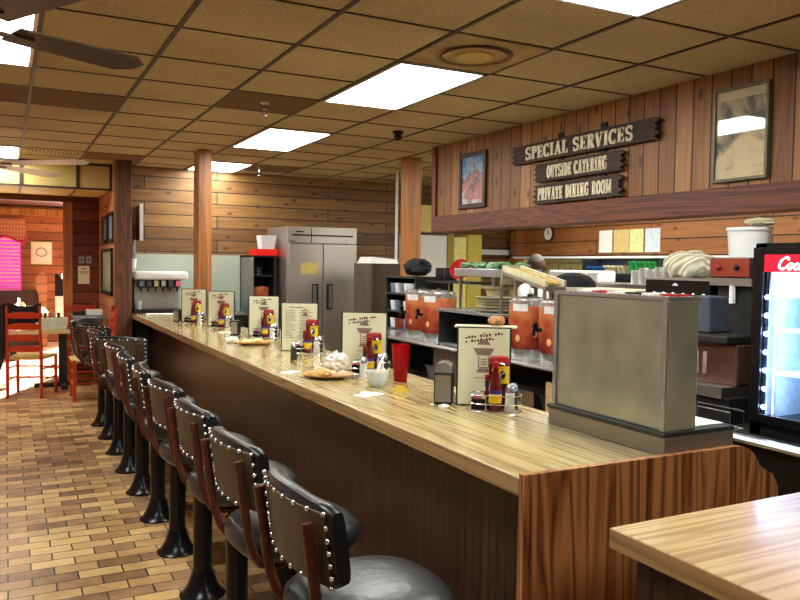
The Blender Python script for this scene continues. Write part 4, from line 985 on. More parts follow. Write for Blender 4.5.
# patterned cloth bundle, bucket
rnd = random.Random(31); b = bmesh.new(); bmesh.ops.create_icosphere(b, subdivisions=4, radius=1)
for v in b.verts:
    n = v.co.copy(); r_ = 1+.07*sin(9*n.y+4*n.z)+.05*sin(14*n.x+5*n.y)
    v.co = Vector((n.x*.10*r_, n.y*.16*r_, max(n.z, -.72)*.085*r_+.064))
m_ = MB(); m_.b.free(); m_.b = b
def stripes():
    m, N, L, Bs = nt('striped towel cloth'); tc = N.new('ShaderNodeTexCoord'); wv = N.new('ShaderNodeTexWave'); wv.bands_direction = 'DIAGONAL'; wv.inputs['Scale'].default_value = 14; wv.inputs['Distortion'].default_value = 2
    L.new(tc.outputs['Object'], wv.inputs['Vector']); L.new(mixc(N, L, wv.outputs['Fac'], srgb(150, 142, 120), srgb(226, 220, 196)), Bs.inputs['Base Color']); Bs.inputs['Roughness'].default_value = .9; return m
tag(m_.build('towel_bundle', stripes(), smooth=True, loc=(3.46, 3.13, 1.498)), 'striped cream towel bundle on top of the black machine', 'towel')
t = thing('plastic_bucket', 'white plastic bucket on top of the orange panelled brewer', 'bucket', (3.43, 2.72, 1.6054))
MB().lathe([(.095, 0), (.106, .14), (.112, .14), (.112, .155), (.102, .155), (.09, .006), (.001, .006)], n=30, cap=False).build('bucket_body', 'white', t, True)
rnd = random.Random(5); g = MB(); g.ball(0, 0, 0, .065, 1, 1.2, .35, u=16, v=10, noise=.12, rnd=rnd)
tag(g.build('cleaning_cloth', 'beige', smooth=True, loc=(3.43, 2.66, 1.786)), 'pale green cloth heaped over the white bucket', 'cloth')
t = thing('wire_rack', 'small chrome wire stand on the low counter before the cooler', 'rack', (2.95, 2.50, .8154))
MB().tube([(-.06, -.14, .005), (-.06, .12, .005), (-.06, .12, .085), (-.06, -.14, .085)], .004, 6, closed=True).build('front_loop', 'chrome', t, True)
MB().tube([(.03, -.14, .005), (.03, .12, .005), (.03, .12, .085), (.03, -.14, .085)], .004, 6, closed=True).build('rear_loop', 'chrome', t, True)
for y in (-.14, .12): MB().tube([(-.06, y, .005), (.03, y, .005)], .004, 6).build('cross_wire', 'chrome', t, True)
# ------------------------------------------------------------------ drinks cooler
t = thing('drinks_cooler', 'countertop glass door cooler with red Coca-Cola header', 'fridge', (2.95, 1.96, .8154))
CW0, CW1, CH = -.42, .345, .845
g = MB()
g.box(.0, .5, CW1-.06, CW1, 0, CH); g.box(.0, .5, CW0, CW0+.06, 0, CH); g.box(0, .5, CW0, CW1, CH-.06, CH); g.box(0, .5, CW0, CW1, 0, .08); g.box(.46, .5, CW0, CW1, 0, CH)
g.build('housing', 'black', t, bevmod=.004)
g = MB(); g.box(.445, .458, CW0+.06, CW1-.06, .08, CH-.06); g.box(.02, .458, CW1-.068, CW1-.061, .08, CH-.06); g.box(.02, .458, CW0+.061, CW0+.068, .08, CH-.06)
g.build('liner', 'coolin', t)
B(-.018, -.004, CW0+.04, CW1-.06, CH-.125, CH-.05, bev=.002).build('header_panel', 'cokered', t)
door = MB(); door.box(-.02, 0, CW1-.055, CW1-.005, .06, CH-.02); door.box(-.02, 0, CW0, CW0+.05, .06, CH-.02); door.box(-.02, 0, CW0+.05, CW1-.055, .06, .1); door.box(-.02, 0, CW0+.05, CW1-.055, CH-.05, CH-.02)
door.build('door_frame', 'black', t, bevmod=.003)
B(-.008, -.004, CW0+.05, CW1-.055, .1, CH-.13).build('door_glass', mat('door glass', (.9, .95, 1), .0, trans=1, ior=1.05, var=0), t)
for k, z in enumerate((.27, .46, .605)): B(.04, .44, CW0+.07, CW1-.07, z, z+.012).build('shelf', 'coolin', t)
for k in range(7):
    z = .13+k*.08; MB().ball(-.006, CW1-.072, z, .009).build('led', 'led', t, True)
lg = bpy.data.lights.new('cooler_light', 'AREA'); lo = bpy.data.objects.new('cooler_light', lg); C.objects.link(lo); lg.shape = 'RECTANGLE'; lg.size = .02; lg.size_y = .5; lg.energy = 4; lg.color = (.45, .65, 1)
lo.parent = t; lo.location = (.03, CW1-.09, .35); lo.rotation_euler = Vector((.5, -1, 0)).to_track_quat('-Z', 'Y').to_euler()
lg2 = bpy.data.lights.new('cooler_top_light', 'AREA'); lo = bpy.data.objects.new('cooler_top_light', lg2); C.objects.link(lo); lg2.shape = 'RECTANGLE'; lg2.size = .3; lg2.size_y = .5; lg2.energy = 3; lg2.color = (.6, .75, 1)
lo.parent = t; lo.location = (.22, -.03, CH-.07)
def script(mb, strokes, oy, oz, k):
    for st in strokes:
        n = len(st)
        pts = [Vector((-.0195, oy-(p[0]+.18*p[1])*k, oz+p[1]*k)) for p in st]
        # smooth
        out = []
        for i in range(n-1):
            p0, p1, p2, p3 = pts[max(i-1, 0)], pts[i], pts[i+1], pts[min(i+2, n-1)]
            for s in range(5):
                q = s/5; out.append(.5*((2*p1)+(p2-p0)*q+(2*p0-5*p1+4*p2-p3)*q*q+(3*p1-p0-3*p2+p3)*q**3))
        out.append(pts[-1]); mb.tube(out, [k*.055+k*.05*abs(sin(i*.5)) for i in range(len(out))], 6)
Cs = [[(1.05, .75), (1.0, .95), (.8, 1.0), (.45, .75), (.3, .35), (.5, .05), (.85, .12), (1.1, .35)]]
def o_(x): return [[(x+.35, .45), (x+.15, .5), (x, .25), (x+.12, .02), (x+.32, .1), (x+.38, .35), (x+.28, .5), (x+.5, .42)]]
def c_(x): return [[(x+.35, .42), (x+.2, .5), (x+.02, .25), (x+.15, .02), (x+.42, .15)]]
def a_(x): return [[(x+.38, .45), (x+.15, .5), (x, .25), (x+.12, .02), (x+.3, .12), (x+.4, .48), (x+.38, .08), (x+.55, .08)]]
def l_(x): return [[(x, .2), (x+.25, .8), (x+.15, 1.0), (x+.02, .6), (x+.08, .05), (x+.3, .1)]]
g = MB()
S_ = Cs+o_(1.1)+c_(1.65)+a_(2.1)+[[(2.75, .3), (2.95, .3)]]
S2 = [[(3.1+a-.3, b) for a, b in Cs[0]]]+o_(3.9)+l_(4.5)+a_(4.85)
script(g, S_+S2, CW1-.115, CH-.115, .052)
g.build('script_lettering', 'cokewhite', t, True, label='white cursive lettering')
rnd = random.Random(1)
for k in range(6):
    tag(MB().lathe([(.03, 0), (.032, .01), (.032, .10), (.012, .14), (.012, .155)], n=12).build('drink_bottle', ('coolin', 'bluegrey', 'white')[k % 3], smooth=True, loc=(3.15+.06*(k % 2), 2.14-.10*k, .8154+(.472 if k < 3 else .282))),
        ['pale bottle', 'blue grey bottle', 'white bottle', 'pale bottle', 'blue grey bottle', 'white bottle'][k]+(' on the middle cooler shelf' if k < 3 else ' on the lower cooler shelf'), 'bottle', 'bottles in the drinks cooler')
t = thing('food_tray', 'white foam tray tilted on the top cooler shelf', 'tray', (3.15, 2.05, .8154+.6175))
MB().loft([[(-.06, -.08, 0), (.06, -.08, 0), (.06, .08, 0), (-.06, .08, 0)], [(-.08, -.11, .03), (.08, -.11, .03), (.08, .11, .06), (-.08, .11, .06)]]).build('tray_body', 'white', t)
# ------------------------------------------------------------------ kitchen beyond the pass
def papersheet(y0, y1, m, lab, z0=1.745, z1=2.03):
    tag(B(6.892, 6.897, y1, y0, z0, z1).build('notice_sheet', m), lab, 'notice', 'sheets pinned to the kitchen wall')
papersheet(7.74, 7.50, 'paper', 'white notice sheet, leftmost of four on the kitchen wall'); papersheet(7.47, 7.2, mat('tan sheet', srgb(206, 180, 120), .8), 'tan notice sheet, second from left on the kitchen wall')
papersheet(7.19, 6.96, mat('yellow green sheet', srgb(206, 212, 150), .8), 'yellow green notice sheet, third from left on the kitchen wall'); papersheet(6.93, 6.69, mat('blue white sheet', srgb(200, 208, 220), .8), 'bluish notice sheet, rightmost of four on the kitchen wall')
t = thing('wall_clock', 'round white wall clock with dark red rim in the kitchen', 'clock', (6.89, 8.77, 2.02))
rm = Matrix.Rotation(-pi/2, 4, 'Y')
MB().lathe([(.11, 0), (.11, .02), (.09, .025)], n=28, m=rm).build('rim', 'framewood', t, True); MB().lathe([(.088, .02), (.088, .027)], n=28, m=rm).build('face', 'paper', t, True)
MB().box(-.031, -.028, -.006, .006, 0, .06).box(-.031, -.028, -.04, 0, -.006, .006).build('hands', 'inkred', t)
# wall shelf with bins
t = thing('wall_shelf', 'long white shelf along the kitchen wall', 'shelf', (0, 0, 0))
B(6.5, 6.87, 3.2, 9.1, 1.665, 1.69).build('shelf_board', 'white', t)
t = thing('kitchen_table', 'long steel prep table along the kitchen wall', 'table', (0, 0, 0))
B(6.0, 6.85, 3.4, 8.9, 1.24, 1.27).build('tabletop', 'steel_b', t); B(6.1, 6.85, 3.5, 8.8, 0, 1.24).build('base', 'yellowlit', t)
def bins(y0, n, m, z, lab, w=.11, h=.11):
    for k in range(n):
        y = y0-k*(w+.012)
        t = thing('storage_bin', lab+', '+['first', 'second', 'third', 'fourth', 'fifth', 'sixth'][k]+' from the left', 'bin', (6.45, y, z), group='kitchen storage bins')
        MB().loft([[(-.11, -w*.42, 0), (.1, -w*.42, 0), (.1, w*.42, 0), (-.11, w*.42, 0)], [(-.14, -w*.5, h), (.1, -w*.5, h), (.1, w*.5, h), (-.14, w*.5, h)]]).build('bin_body', m, t)
        B(-.15, -.139, -w*.5, w*.5, h-.02, h).build('lip', m, t)
t = thing('bin_rack', 'open dark rack holding rows of coloured bins', 'rack', (6.45, 6.85, 1.2702))
for y in (-.75, .50): B(-.15, .15, y, y+.02, 0, .385).build('side_panel', 'darkrim', t)
B(-.15, .15, -.73, .50, .20, .215).build('middle_shelf', 'darkrim', t); B(.13, .15, -.73, .50, 0, .385).build('back_panel', 'slate', t)
bins(7.26, 4, 'bluebin', 1.4853, 'blue bin in the kitchen rack', .06, .08)
bins(6.97, 5, 'beige', 1.4853, 'cream bin in the kitchen rack', .055, .09)
bins(6.56, 6, 'greenbin', 1.4853, 'green bin in the kitchen rack', .06, .14)
# utensils hanging
t = thing('utensil_rail', 'rail on the kitchen wall for hanging utensils', 'rail', (6.82, 8.4, 1.60))
MB().tube([(0, -.45, 0), (0, .45, 0)], .008, 6).build('rail_bar', 'steel', t, True); MB().box(0, .055, -.44, -.42, -.01, .01).box(0, .055, .42, .44, -.01, .01).build('bracket', 'steel', t)
for k in range(6):
    y = 8.05+.13*k
    q = MB(); q.tube([(0, 0, 0), (0, 0, -.16)], .006, 6); q.box(-.005, .005, -.025, .025, -.25, -.16)
    tag(q.build('hanging_utensil', 'cabinet' if k % 2 else 'steel_d', loc=(6.80, y, 1.59)), '%s utensil hanging from the kitchen rail, %s from the right' % ('brown handled' if k % 2 else 'dark steel', ['first', 'second', 'third', 'fourth', 'fifth', 'sixth'][k]), 'utensil', 'utensils on the kitchen rail')
# plate counter mid kitchen with white stacks
t = thing('plating_counter', 'mid kitchen plating counter with steel rail', 'counter', (0, 0, 0))
B(5.0, 5.5, 4.6, 6.9, 1.375, 1.40).build('countertop', 'steel_b', t); B(5.05, 5.45, 4.65, 6.85, 0, 1.375).build('base', 'beige', t)
tag(B(-.12, .12, -.38, .38, 0, .115, bev=.02).build('linen_stack', 'cloth', loc=(5.22, 6.12, 1.4002)), 'wide stack of folded white linen in the kitchen', 'linen')
for k in range(5):
    h = (.13, .15, .14, .16, .15)[k]
    tag(MB().lathe([(.045, 0), (.040, h), (.001, h)], n=16, cap=True).build('cup_stack', 'white', smooth=True, loc=(5.15, 5.28-k*.095, 1.4002)), 'stack of upturned white cups, %s from the left' % ['first', 'second', 'third', 'fourth', 'fifth'][k], 'cups', 'stacks of white cups in the kitchen')
tag(B(-.05, .05, -.06, .06, 0, .2, bev=.01).build('red_canister', 'redplastic', loc=(5.2, 4.75, 1.4002)), 'red canister beside the white cup stacks', 'canister')
# lit doorway beyond the kitchen, its backlight put into cream and yellow colours
t = thing('lit_doorway', 'lit doorway as white and yellow coloured panels left of the kitchen boards', 'cabinet', (0, 9.5, 0))
B(5.0, 5.63, .0, .27, 0, 1.975).build('body', 'white', t); B(5.63, 5.73, -.04, .27, 0, 2.0).build('olive_post', mat('olive post', srgb(150, 140, 70), .5), t)
B(5.73, 5.97, .02, .27, 0, 1.96).build('yellow_door', mat('pale yellow door', srgb(236, 224, 150), .5), t); B(5.97, 6.2, -.04, .27, 0, 2.0).build('yellow_post', mat('yellow post', srgb(206, 190, 90), .5), t)
B(5.1, 5.45, .0, .27, 2.02, 2.40).build('yellow_panel', 'yellowlit', t)
tag(B(6.36, 6.88, 9.70, 9.78, 1.72, 1.80, bev=.005).build('light_box', 'white'), 'long white box fixed to the kitchen far wall', 'light')
# person
def person(x, y, rz):
    t = thing('person', 'cook with short grey hair in a white shirt reaching forward in the kitchen', 'person', (x, y, 0), rz)
    V = []; E = []; Rr = []
    def v(p, r, par=None):
        V.append(p); Rr.append(r)
        if par is not None: E.append((par, len(V)-1))
        return len(V)-1
    pel = v((0, 0, .92), .135); wst = v((0, 0, 1.06), .125, pel); ch = v((.01, 0, 1.24), .14, wst); nb = v((.0, 0, 1.35), .075, ch); nk = v((.01, 0, 1.43), .055, nb); nt_ = v((.02, 0, 1.48), .05, nk)
    for s in (-1, 1):
        h = v((0, .09*s, .86), .095, pel); k = v((.02, .10*s, .48), .06, h); a = v((-.01, .10*s, .09), .042, k); v((.12, .11*s, .035), .035, a)
        sh = v((0, .17*s, 1.32), .06, nb); el = v((.14, .22*s, 1.14), .043, sh); wr = v((.38, .16*s, 1.20), .028, el); pm = v((.44, .15*s, 1.21), .03, wr)
        for f in range(4):
            a1 = v((.49, (.15+(f-1.5)*.018)*s, 1.205), .010, pm); v((.525-.006*abs(f-1), (.15+(f-1.5)*.02)*s, 1.18), .009, a1)
        th = v((.46, (.15-.04)*s, 1.20), .011, pm); v((.49, (.15-.055)*s, 1.185), .010, th)
    me = bpy.data.meshes.new('body'); me.from_pydata(V, E, []); o = bpy.data.objects.new('body', me); C.objects.link(o); o.parent = t
    sk = o.modifiers.new('skin', 'SKIN'); o.modifiers.new('sub', 'SUBSURF').levels = 2; o.modifiers['sub'].render_levels = 2
    for i, r in enumerate(Rr): me.skin_vertices[0].data[i].radius = (r, r); me.skin_vertices[0].data[i].use_root = (i == 0)
    sk.use_smooth_shade = True; me.materials.append(MT['cloth'])
    # head
    b = bmesh.new(); bmesh.ops.create_uvsphere(b, u_segments=28, v_segments=20, radius=1)
    for q in b.verts:
        c = q.co.copy(); X = c.x*.100; Y = c.y*.078; Z = c.z*.125
        if c.z < 0: X *= 1-.12*(-c.z); Y *= 1-.28*(-c.z); 
        if c.x > .8: X += .004
        d = math.exp(-((c.y)**2/.02+(c.z+.12)**2/.05)) if c.x > 0 else 0; X += .022*d
        for s in (-1, 1):
            d = math.exp(-((c.y-.34*s)**2/.02+(c.z-.08)**2/.015)) if c.x > 0 else 0; X -= .010*d
        d = math.exp(-((c.y)**2/.06+(c.z+.5)**2/.006)) if c.x > 0 else 0; X += .008*d
        q.co = Vector((X+.03, Y, Z+1.545))
    m_ = MB(); m_.b.free(); m_.b = b; hd = m_.build('head', 'skin', t, True)
    for s in (-1, 1):
        MB().ball(.108, .028*s, 1.553, .011).build('eye', 'paper', hd, True); MB().ball(.025, .078*s, 1.54, .028, .6, .35, 1.1).build('ear', 'skin', hd, True)
    MB().ball(.118, 0, 1.488, .018, .35, 1.2, .35).build('mouth', 'inkred', hd, True)
    b = bmesh.new(); bmesh.ops.create_uvsphere(b, u_segments=28, v_segments=16, radius=1)
    bmesh.ops.delete(b, geom=[q for q in b.verts if q.co.z < .28 and (q.co.x > -.3 or q.co.z < -.2)], context='VERTS')
    for q in b.verts: q.co = Vector((q.co.x*.104+.027, q.co.y*.082, q.co.z*.129+1.546))
    m_ = MB(); m_.b.free(); m_.b = b; m_.build('hair', 'hair', t, True)
person(4.66, 6.16, R(-80))
# ------------------------------------------------------------------ refrigerator and brew station by the far wall
t = thing('refrigerator', 'tall two door stainless steel refrigerator against the far wall', 'fridge', (3.04, 8.9, 0))
B(0, .915, .03, .82, .1, 2.0, bev=.004).build('body', 'steel', t)
B(0, .915, .0, .03, 1.80, 2.0, bev=.003).build('top_grille', 'steel', t); B(.06, .86, -.006, .001, 1.885, 1.905).build('vent_slot', 'blackm', t); B(.30, .31, -.004, .001, 1.81, 1.99).build('seam', 'blackm', t)
MB().ball(.78, -.004, 1.83, .016, 1, .4, 1).build('round_badge', 'labelw', t, True); B(.03, .1, -.004, .001, 1.815, 1.825).build('nameplate', 'blackm', t); B(.10, .2, -.008, .0, 1.93, 1.945).build('thermometer', 'blackm', t)
for s in (0, 1):
    x0 = .008+.455*s; d = B(x0, x0+.443, -.02, .03, .14, 1.79, bev=.006).build('door', 'steel', t)
    hx = (.31 if s == 0 else .50); B(hx, hx+.085, -.024, -.018, .98, 1.30).build('handle_recess', 'blackm', d)
    B(hx+.01+(0 if s == 0 else .02), hx+.055+(0 if s == 0 else .02), -.034, -.024, 1.0, 1.28, bev=.004).build('handle', 'steel_d', d)
for x in (.05, .83):
    for y in (.08, .74): MB().lathe([(.02, 0), (.02, .1)], x, y, 0, n=10).build('foot', 'blackm', t, True)
tag(B(3.20, 3.42, 8.874, 8.879, 1.42, 1.56).build('notice_sheet', mat('yellowed notice', srgb(206, 186, 110), .7)), 'yellow notice taped on the left refrigerator door', 'notice')
# brew station
t = thing('drink_station', 'dark upright drink station beside the refrigerator with red sign', 'cabinet', (2.68, 9.2, 0))
B(0, .03, 0, .5, 0, 1.64).build('side_panel', 'steel_d', t); B(.29, .32, 0, .5, 0, 1.64).build('side_panel', 'blackm', t); B(0, .32, .46, .5, 0, 1.64).build('back_panel', 'blackm', t)
B(.03, .29, 0, .46, .9, .94).build('counter_shelf', 'steel_d', t); B(.03, .29, 0.05, .46, 1.38, 1.40).build('upper_shelf', 'blackm', t); B(.06, .32, -.02, .3, 1.64, 1.72).build('red_sign', 'glowsign', t)
B(0, .32, 0, .5, 1.62, 1.64).build('top', 'blackm', t)
t2 = MB().lathe([(.1, 0), (.1, .30), (.05, .32)], n=20).build('tea_canister', 'amber', smooth=True, loc=(2.84, 9.33, .9402)); tag(t2, 'orange red tea canister inside the far drink station', 'drink dispenser')
t2 = MB().lathe([(.03, 0), (.04, .1), (.001, .1)], n=14).build('glass_jar', 'glass', smooth=True, loc=(2.80, 9.3, 1.4002)); tag(t2, 'clear jar on the upper drink station shelf', 'jar')
tag(MB().loft([[(-.08, -.08, 0), (.08, -.08, 0), (.08, .08, 0), (-.08, .08, 0)], [(-.10, -.1, .17), (.1, -.1, .17), (.1, .1, .17), (-.1, .1, .17)]]).build('paper_box', 'white', loc=(2.90, 9.30, 1.7205)), 'white tapered box on top of the far red sign', 'box')
# low counter under the soda machine
t = thing('side_counter', 'steel side counter along the far wall under the soda machine', 'counter', (0, 0, 0))
B(1.33, 2.66, 9.32, 9.75, .90, .93).build('countertop', 'steel_d', t); B(1.36, 2.64, 9.36, 9.75, 0, .90).build('base', 'blackm', t)
t = thing('soda_dispenser', 'steel soda dispenser with six coloured flavour valves', 'drink dispenser', (1.36, 9.38, .9302))
B(0, .52, .18, .36, .02, .40, bev=.005).build('back_body', 'steel_d', t); B(-.02, .54, .02, .36, 0, .05).build('drip_tray', 'blackm', t)
B(-.02, .60, -.02, .36, .40, .50, bev=.03).build('white_top', 'white', t)
for k, m in enumerate(('bluegrey', 'slate', 'beige', 'splash', 'slate', 'pink')):
    x = .03+.083*k; vv = B(x, x+.06, .0, .10, .31, .40, bev=.004).build('valve', 'blackm', t)
    B(x+.008, x+.052, -.006, .0, .325, .39).build('flavour_badge', m, vv); MB().tube([(x+.03, .05, .31), (x+.03, .05, .26)], .01, 8).build('nozzle', 'blackm', vv, True)
lathe_obj([(.025, 0), (.035, .1), (.033, .1), (.001, .01)], 'foam_cup', 'white', (1.40, 9.44, .9804), 'white foam cup standing on the soda drip tray', 'cup', n=16, cap=False)
t = thing('cup_dispenser', 'white tube cup dispenser on the far wall by the dark post', 'dispenser', (1.36, 9.62, 1.58))
MB().lathe([(.035, .0), (.035, .22)], n=16).build('dispenser_tube', 'steel_b', t, True); MB().lathe([(.03, -.12), (.042, .0)], n=16).build('hanging_cup', 'white', t, True)
B(-.01, .01, .03, .16, .05, .2).build('wall_bracket', 'steel_d', t)
t = thing('wall_chart', 'white framed chart on the far wall above the cup dispenser', 'sign', (1.42, 9.55, 1.80))
B(-.008, .008, -.14, .22, 0, .41).build('board', 'post_dark', t); B(-.02, .02, -.165, -.141, -.01, .42).build('white_face', 'white', t)
lathe_obj([(.05, 0), (.05, .02), (.022, .1), (.018, .19), (.001, .2)], 'foam_cone', 'white', (2.22, 9.55, .9302+.0), 'white conical cup dispenser on the side counter', 'cup', n=16, cap=False)
tag(B(-.12, .12, -.1, .1, 0, .16, bev=.01).build('ice_bin', 'bluegrey', loc=(2.45, 9.55, .9302)), 'blue grey bin on the side counter below the panel', 'bin')
tag(B(-.07, .07, -.08, .08, 0, .17, bev=.01).build('ice_bin', 'darkrim', loc=(2.10, 9.55-.12+.1, .9302)), 'small dark bin on the side counter', 'bin') if False else None
# brown cabinet right of the fridge
t = thing('tall_cabinet', 'grey brown two panel cabinet right of the refrigerator', 'cabinet', (3.70, 7.9, 0))
B(0, .012, 0, .5, 0, 1.56).build('left_side', 'cabinet', t); B(.013, .38, 0, .5, 0, 1.56).build('front_body', mat('dark cabinet side', srgb(60, 46, 34), .5), t)
tag(MB().loft([[(-.17, -.2, 0), (.18, -.2, 0), (.18, .2, 0), (-.17, .2, 0)], [(-.12, -.13, .075), (.2, -.13, .05), (.2, .15, .05), (-.14, .15, .075)]]).build('paper_pile', 'paper', loc=(3.88, 8.15, 1.5605)), 'pile of white papers on top of the brown cabinet', 'papers')
tag(B(4.02, 4.10, 9.765, 9.778, 1.62, 1.74).build('wall_switch', 'darkrim'), 'small dark switch plate on the wall right of the refrigerator', 'switch')
# ------------------------------------------------------------------ left alcove and dining room
def wpic(y0, y1, z0, z1, m, lab):
    t = thing('framed_picture', lab, 'picture', (1.15, 0, 0)); g = MB()
    f = .04
    g.box(-.03, -.001, y0, y1, z0, z0+f); g.box(-.03, -.001, y0, y1, z1-f, z1); g.box(-.03, -.001, y0, y0+f, z0, z1); g.box(-.03, -.001, y1-f, y1, z0, z1); g.build('frame', 'blackm', t)
    B(-.012, -.001, y0+f, y1-f, z0+f, z1-f).build('print', m, t)
wpic(10.18, 10.68, 1.77, 2.11, 'bluegrey', 'dark framed picture on the partition wall, farther of the upper two')
wpic(9.58, 10.10, 1.77, 2.13, 'bluegrey', 'dark framed picture on the partition wall, nearer of the upper two')
wpic(9.75, 10.8, 1.13, 1.70, mat('pale green print', srgb(168, 182, 160), .2), 'large framed pale green picture low on the partition wall')
for k, x in enumerate((.89, .98)):
    t = thing('light_switch', ['left', 'right'][k]+' switch plate above the framed notice on the dark cedar wall', 'switch', (x, 11.297, 1.51))
    B(0, .07, -.012, 0, 0, .1).build('plate', 'steel_d', t); B(.028, .042, -.02, -.012, .035, .065).build('toggle', 'blackm', t)
t = thing('wall_notice', 'cream notice with dark heading on the dark cedar wall', 'notice', (.88, 11.297, 1.23))
B(0, .145, -.006, 0, 0, .245).build('sheet', 'cream', t); B(.02, .125, -.008, -.006, .14, .175).build('heading_band', 'beige', t); B(.05, .10, -.008, -.006, .2, .215).build('print', 'ink', t)
# window with blinds
w1 = B(-.75, .26, 16.06, 16.09, .96, 1.98).build('window_1', 'pinkglow'); struct(w1)
t = thing('window_blind', 'pink lit slatted blind on the far dining room window', 'blind', (0, 0, 0))
g = MB()
for k in range(14): g.box(-.73, .24, 15.985, 15.998, 1.0+k*.07, 1.0+k*.07+.03)
g.build('slats', 'blind', t); B(-.74, .25, 15.975, 16, .955, .985).build('bottom_rail', 'paper', t)
t = thing('window_valance', 'plaid scalloped valance above the pink window', 'curtain', (0, 0, 0))
poly = [(.33, 2.30), (.36, 2.0), (.32, 1.90), (.22, 1.885), (.12, 1.94), (.0, 1.99), (-.12, 1.94), (-.25, 1.86), (-.4, 1.86), (-.55, 1.94), (-.8, 1.86), (-.85, 2.30)]
MB().prism(poly, 15.90, 15.95, 'xz').build('cloth_panel', 'valance', t)
MB().tube([(a, 15.90, b) for a, b in poly[1:-1]], .02, 6).build('red_hem', mat('magenta hem', srgb(190, 20, 70), .8), t, True)
t = thing('framed_print', 'pale framed print on the far cedar wall beside the window', 'picture', (.43, 15.998, 1.47))
B(0, .36, -.02, 0, 0, .42).build('frame', 'cream', t); B(.03, .33, -.024, -.02, .03, .39).build('print', 'paper', t)
MB().tube([(.18+.09*cos(a*pi/6), -.026, .21+.08*sin(a*pi/6)*(1.2 if a < 6 else .8)) for a in range(12)], .008, 5, closed=True).build('drawing', 'ink', t, True)
# booth end
t = thing('booth_bench', 'dark booth with a carved curved end panel below the window', 'bench', (0, 0, 0))
B(-.9, .55, 15.3, 15.9, 0, .45).build('seat', 'framewood', t); B(-.9, .55, 15.8, 15.95, .45, .98).build('backrest', 'framewood', t)
MB().prism([(.53, 0), (.53, .9), (.47, 1.1), (.48, 1.25), (.60, 1.35), (.66, 1.25), (.66, 0)], 15.05, 15.15, 'xz').build('end_panel', 'side', t)
# tables
def tbl(x0, x1, y0, y1, z, lab, m, leg, px, py):
    t = thing('dining_table', lab, 'table', (px, py, 0))
    B(x0-px, x1-px, y0-py, y1-py, z-.045, z, bev=.004).build('tabletop', m, t); B(-.045, .045, -.045, .045, .05, z-.045).build('pedestal', leg, t)
    MB().box(-.32, .32, -.035, .035, 0, .05).box(-.035, .035, -.32, .32, 0, .05).build('foot_cross', leg, t)
tbl(-.5, .70, 10.02, 10.72, .71, 'wooden dining table with dark pedestal behind the red chair', 'oak_x', 'blackm', .62-.0, 10.25)
tbl(-.4, .58, 12.5, 14.8, .76, 'bright cream dining table in the sunlit back room', 'oak_x', 'blackm', .1, 13.4)
t = thing('bus_cart', 'blue grey bussing cart standing by the switch wall', 'cart', (.99, 10.42, 0))
B(-.25, .13, -.25, .22, .82, .86, bev=.008).build('top_shelf', 'bluegrey', t); B(-.25, .13, -.25, .22, .35, .38).build('lower_shelf', 'bluegrey', t)
for x in (-.24, .10):
    for y in (-.24, .19): B(x, x+.025, y, y+.025, .04, .82).build('leg', 'steel_d', t); MB().lathe([(.022, 0), (.022, .04)], x+.012, y+.012, 0, n=10).build('caster', 'blackm', t, True)
tag(B(-.09, .09, -.1, .1, 0, .07, bev=.01).build('napkin_stack', 'paper', loc=(1.0, 10.42, .8603)), 'stack of white napkins on the bussing cart', 'napkins')
tag(B(-.07, .07, -.08, .08, 0, .05, bev=.01).build('cutlery_tray', 'blackm', loc=(.82, 10.42, .8603)), 'black cutlery tray on the bussing cart', 'tray')
t = thing('clear_tub', 'cloudy plastic tub of clean glasses on the wooden dining table', 'tub', (.50, 10.3, .7102))
MB().loft([[(-.17, -.12, 0), (.16, -.12, 0), (.16, .12, 0), (-.17, .12, 0)], [(-.19, -.14, .13), (.18, -.14, .13), (.18, .14, .13), (-.19, .14, .13)]]).build('tub_body', mat('cloudy plastic', srgb(196, 200, 180), .4), t)
for k in range(5): MB().lathe([(.015, .13), (.02, .19), (.001, .19)], -.12+.05*k, 0, 0, n=8).build('glass', ('greenbin', 'blackm', 'glass', 'steel', 'blackm')[k], t, True)
t = thing('sugar_caddy', 'white condiment cluster with yellow bottle on the bright far table', 'caddy', (.18, 12.75, .7602))
for k, (x, h, m) in enumerate(((-.05, .13, 'white'), (0.0, .22, 'glass'), (.05, .15, 'yellow'), (-.02, .1, 'paper'))): MB().lathe([(.04, 0), (.04, h*.6), (.018, h*.8), (.015, h)], x, .02*k, 0, n=12).build('bottle', m, t, True)
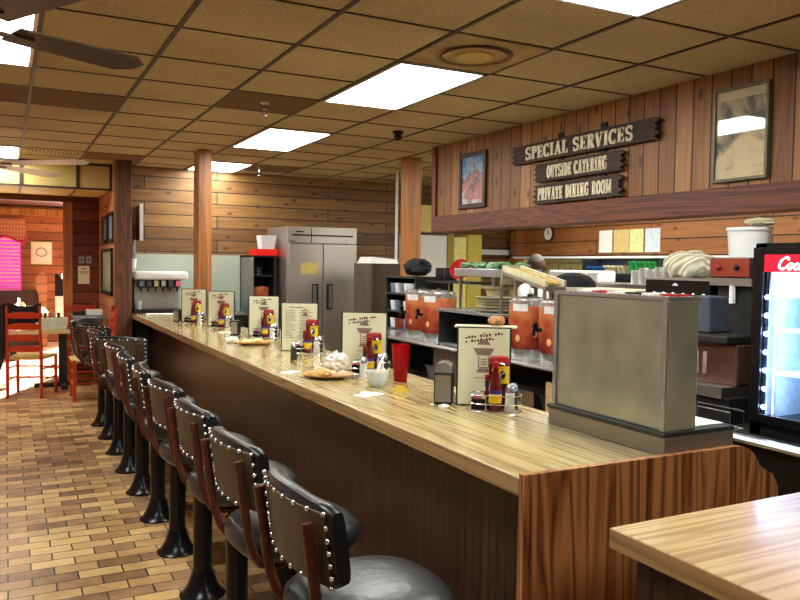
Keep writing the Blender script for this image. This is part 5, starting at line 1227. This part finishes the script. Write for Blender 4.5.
# ladder back chairs
def chair(x, y, rz, lab, h=1.03):
    t = thing('ladder_back_chair', lab, 'chair', (x, y, 0), rz, 'red ladder back chairs')
    for s in (-1, 1):
        MB().tube([(s*.18, -.2, 0), (s*.18, -.2, .45), (s*.175, -.24, h)], [.019, .02, .014], 8).build('back_post', 'redwood', t, True)
        MB().tube([(s*.21, .2, 0), (s*.21, .2, .46)], .019, 8).build('front_leg', 'redwood', t, True)
        MB().tube([(s*.185, -.2, .2), (s*.21, .2, .2)], .01, 6).build('side_rung', 'redwood', t, True); MB().tube([(s*.185, -.2, .33), (s*.21, .2, .33)], .01, 6).build('side_rung', 'redwood', t, True)
    for z in (.18, .31): MB().tube([(-.21, .2, z), (.21, .2, z)], .011, 6).build('front_rung', 'redwood', t, True)
    MB().tube([(-.18, -.2, .24), (.18, -.2, .24)], .010, 6).build('back_rung', 'redwood', t, True)
    for k in range(4):
        z = .53+.125*k; yy = -.2-.04*(z-.45)/.58
        MB().prism([(-.175, z-.004), (-.1, z-.010), (.1, z-.010), (.175, z-.004), (.175, z+.045), (.08, z+.062), (-.08, z+.062), (-.175, z+.045)], yy-.007, yy+.007, 'xz').build('slat', 'redwood', t)
    MB().loft([[(-.185, -.2, .43), (.185, -.2, .43), (.22, .22, .43), (-.22, .22, .43)], [(-.19, -.205, .455), (.19, -.205, .455), (.225, .225, .455), (-.225, .225, .455)], [(-.17, -.18, .465), (.17, -.18, .465), (.2, .2, .465), (-.2, .2, .465)]]).build('rush_seat', 'rush', t)
    return t
chair(.25, 9.66, R(-20), 'red ladder back chair with a black coat over its back')
t = thing('black_coat', 'black coat draped over the back of the red chair', 'coat', (.25, 9.66, 0), R(-20))
g = MB(); g.prism([(-.20, 1.07), (-.05, 1.03), (.07, 1.03), (.18, 1.07), (.18, .86), (-.20, .80)], -.205, -.19, 'xz'); g.build('coat_front', 'coat', t)
g = MB(); g.prism([(-.27, 1.03), (-.20, 1.05), (-.205, .5), (-.25, .32), (-.33, .34), (-.30, .7)], -.26, -.19, 'xz'); g.build('hanging_sleeve', 'coat', t)
chair(.86, 9.22, R(90), 'red ladder back chair facing left beside the dark post', 1.03)
chair(.86, 10.98, R(0), 'red ladder back chair behind the bussing cart', 1.0)
t = thing('black_apron', 'black apron hung on a chrome stand by the doorway post', 'apron', (.715, 12.1, 0))
MB().lathe([(.16, 0), (.15, .02), (.02, .04)], n=20).build('stand_base', 'chrome', t, True); MB().tube([(0, 0, .03), (0, 0, 1.36)], .012, 8).build('stand_pole', 'chrome', t, True)
MB().prism([(-.08, 1.03), (.08, 1.03), (.08, 1.25), (.0, 1.28), (-.04, 1.35), (-.08, 1.35)], -.03, .03, 'xz').build('apron_cloth', 'coat', t)
MB().prism([(-.07, .55), (.07, .55), (.08, 1.03), (-.08, 1.03)], -.02, .02, 'xz').build('white_lower_cloth', 'cloth', t)
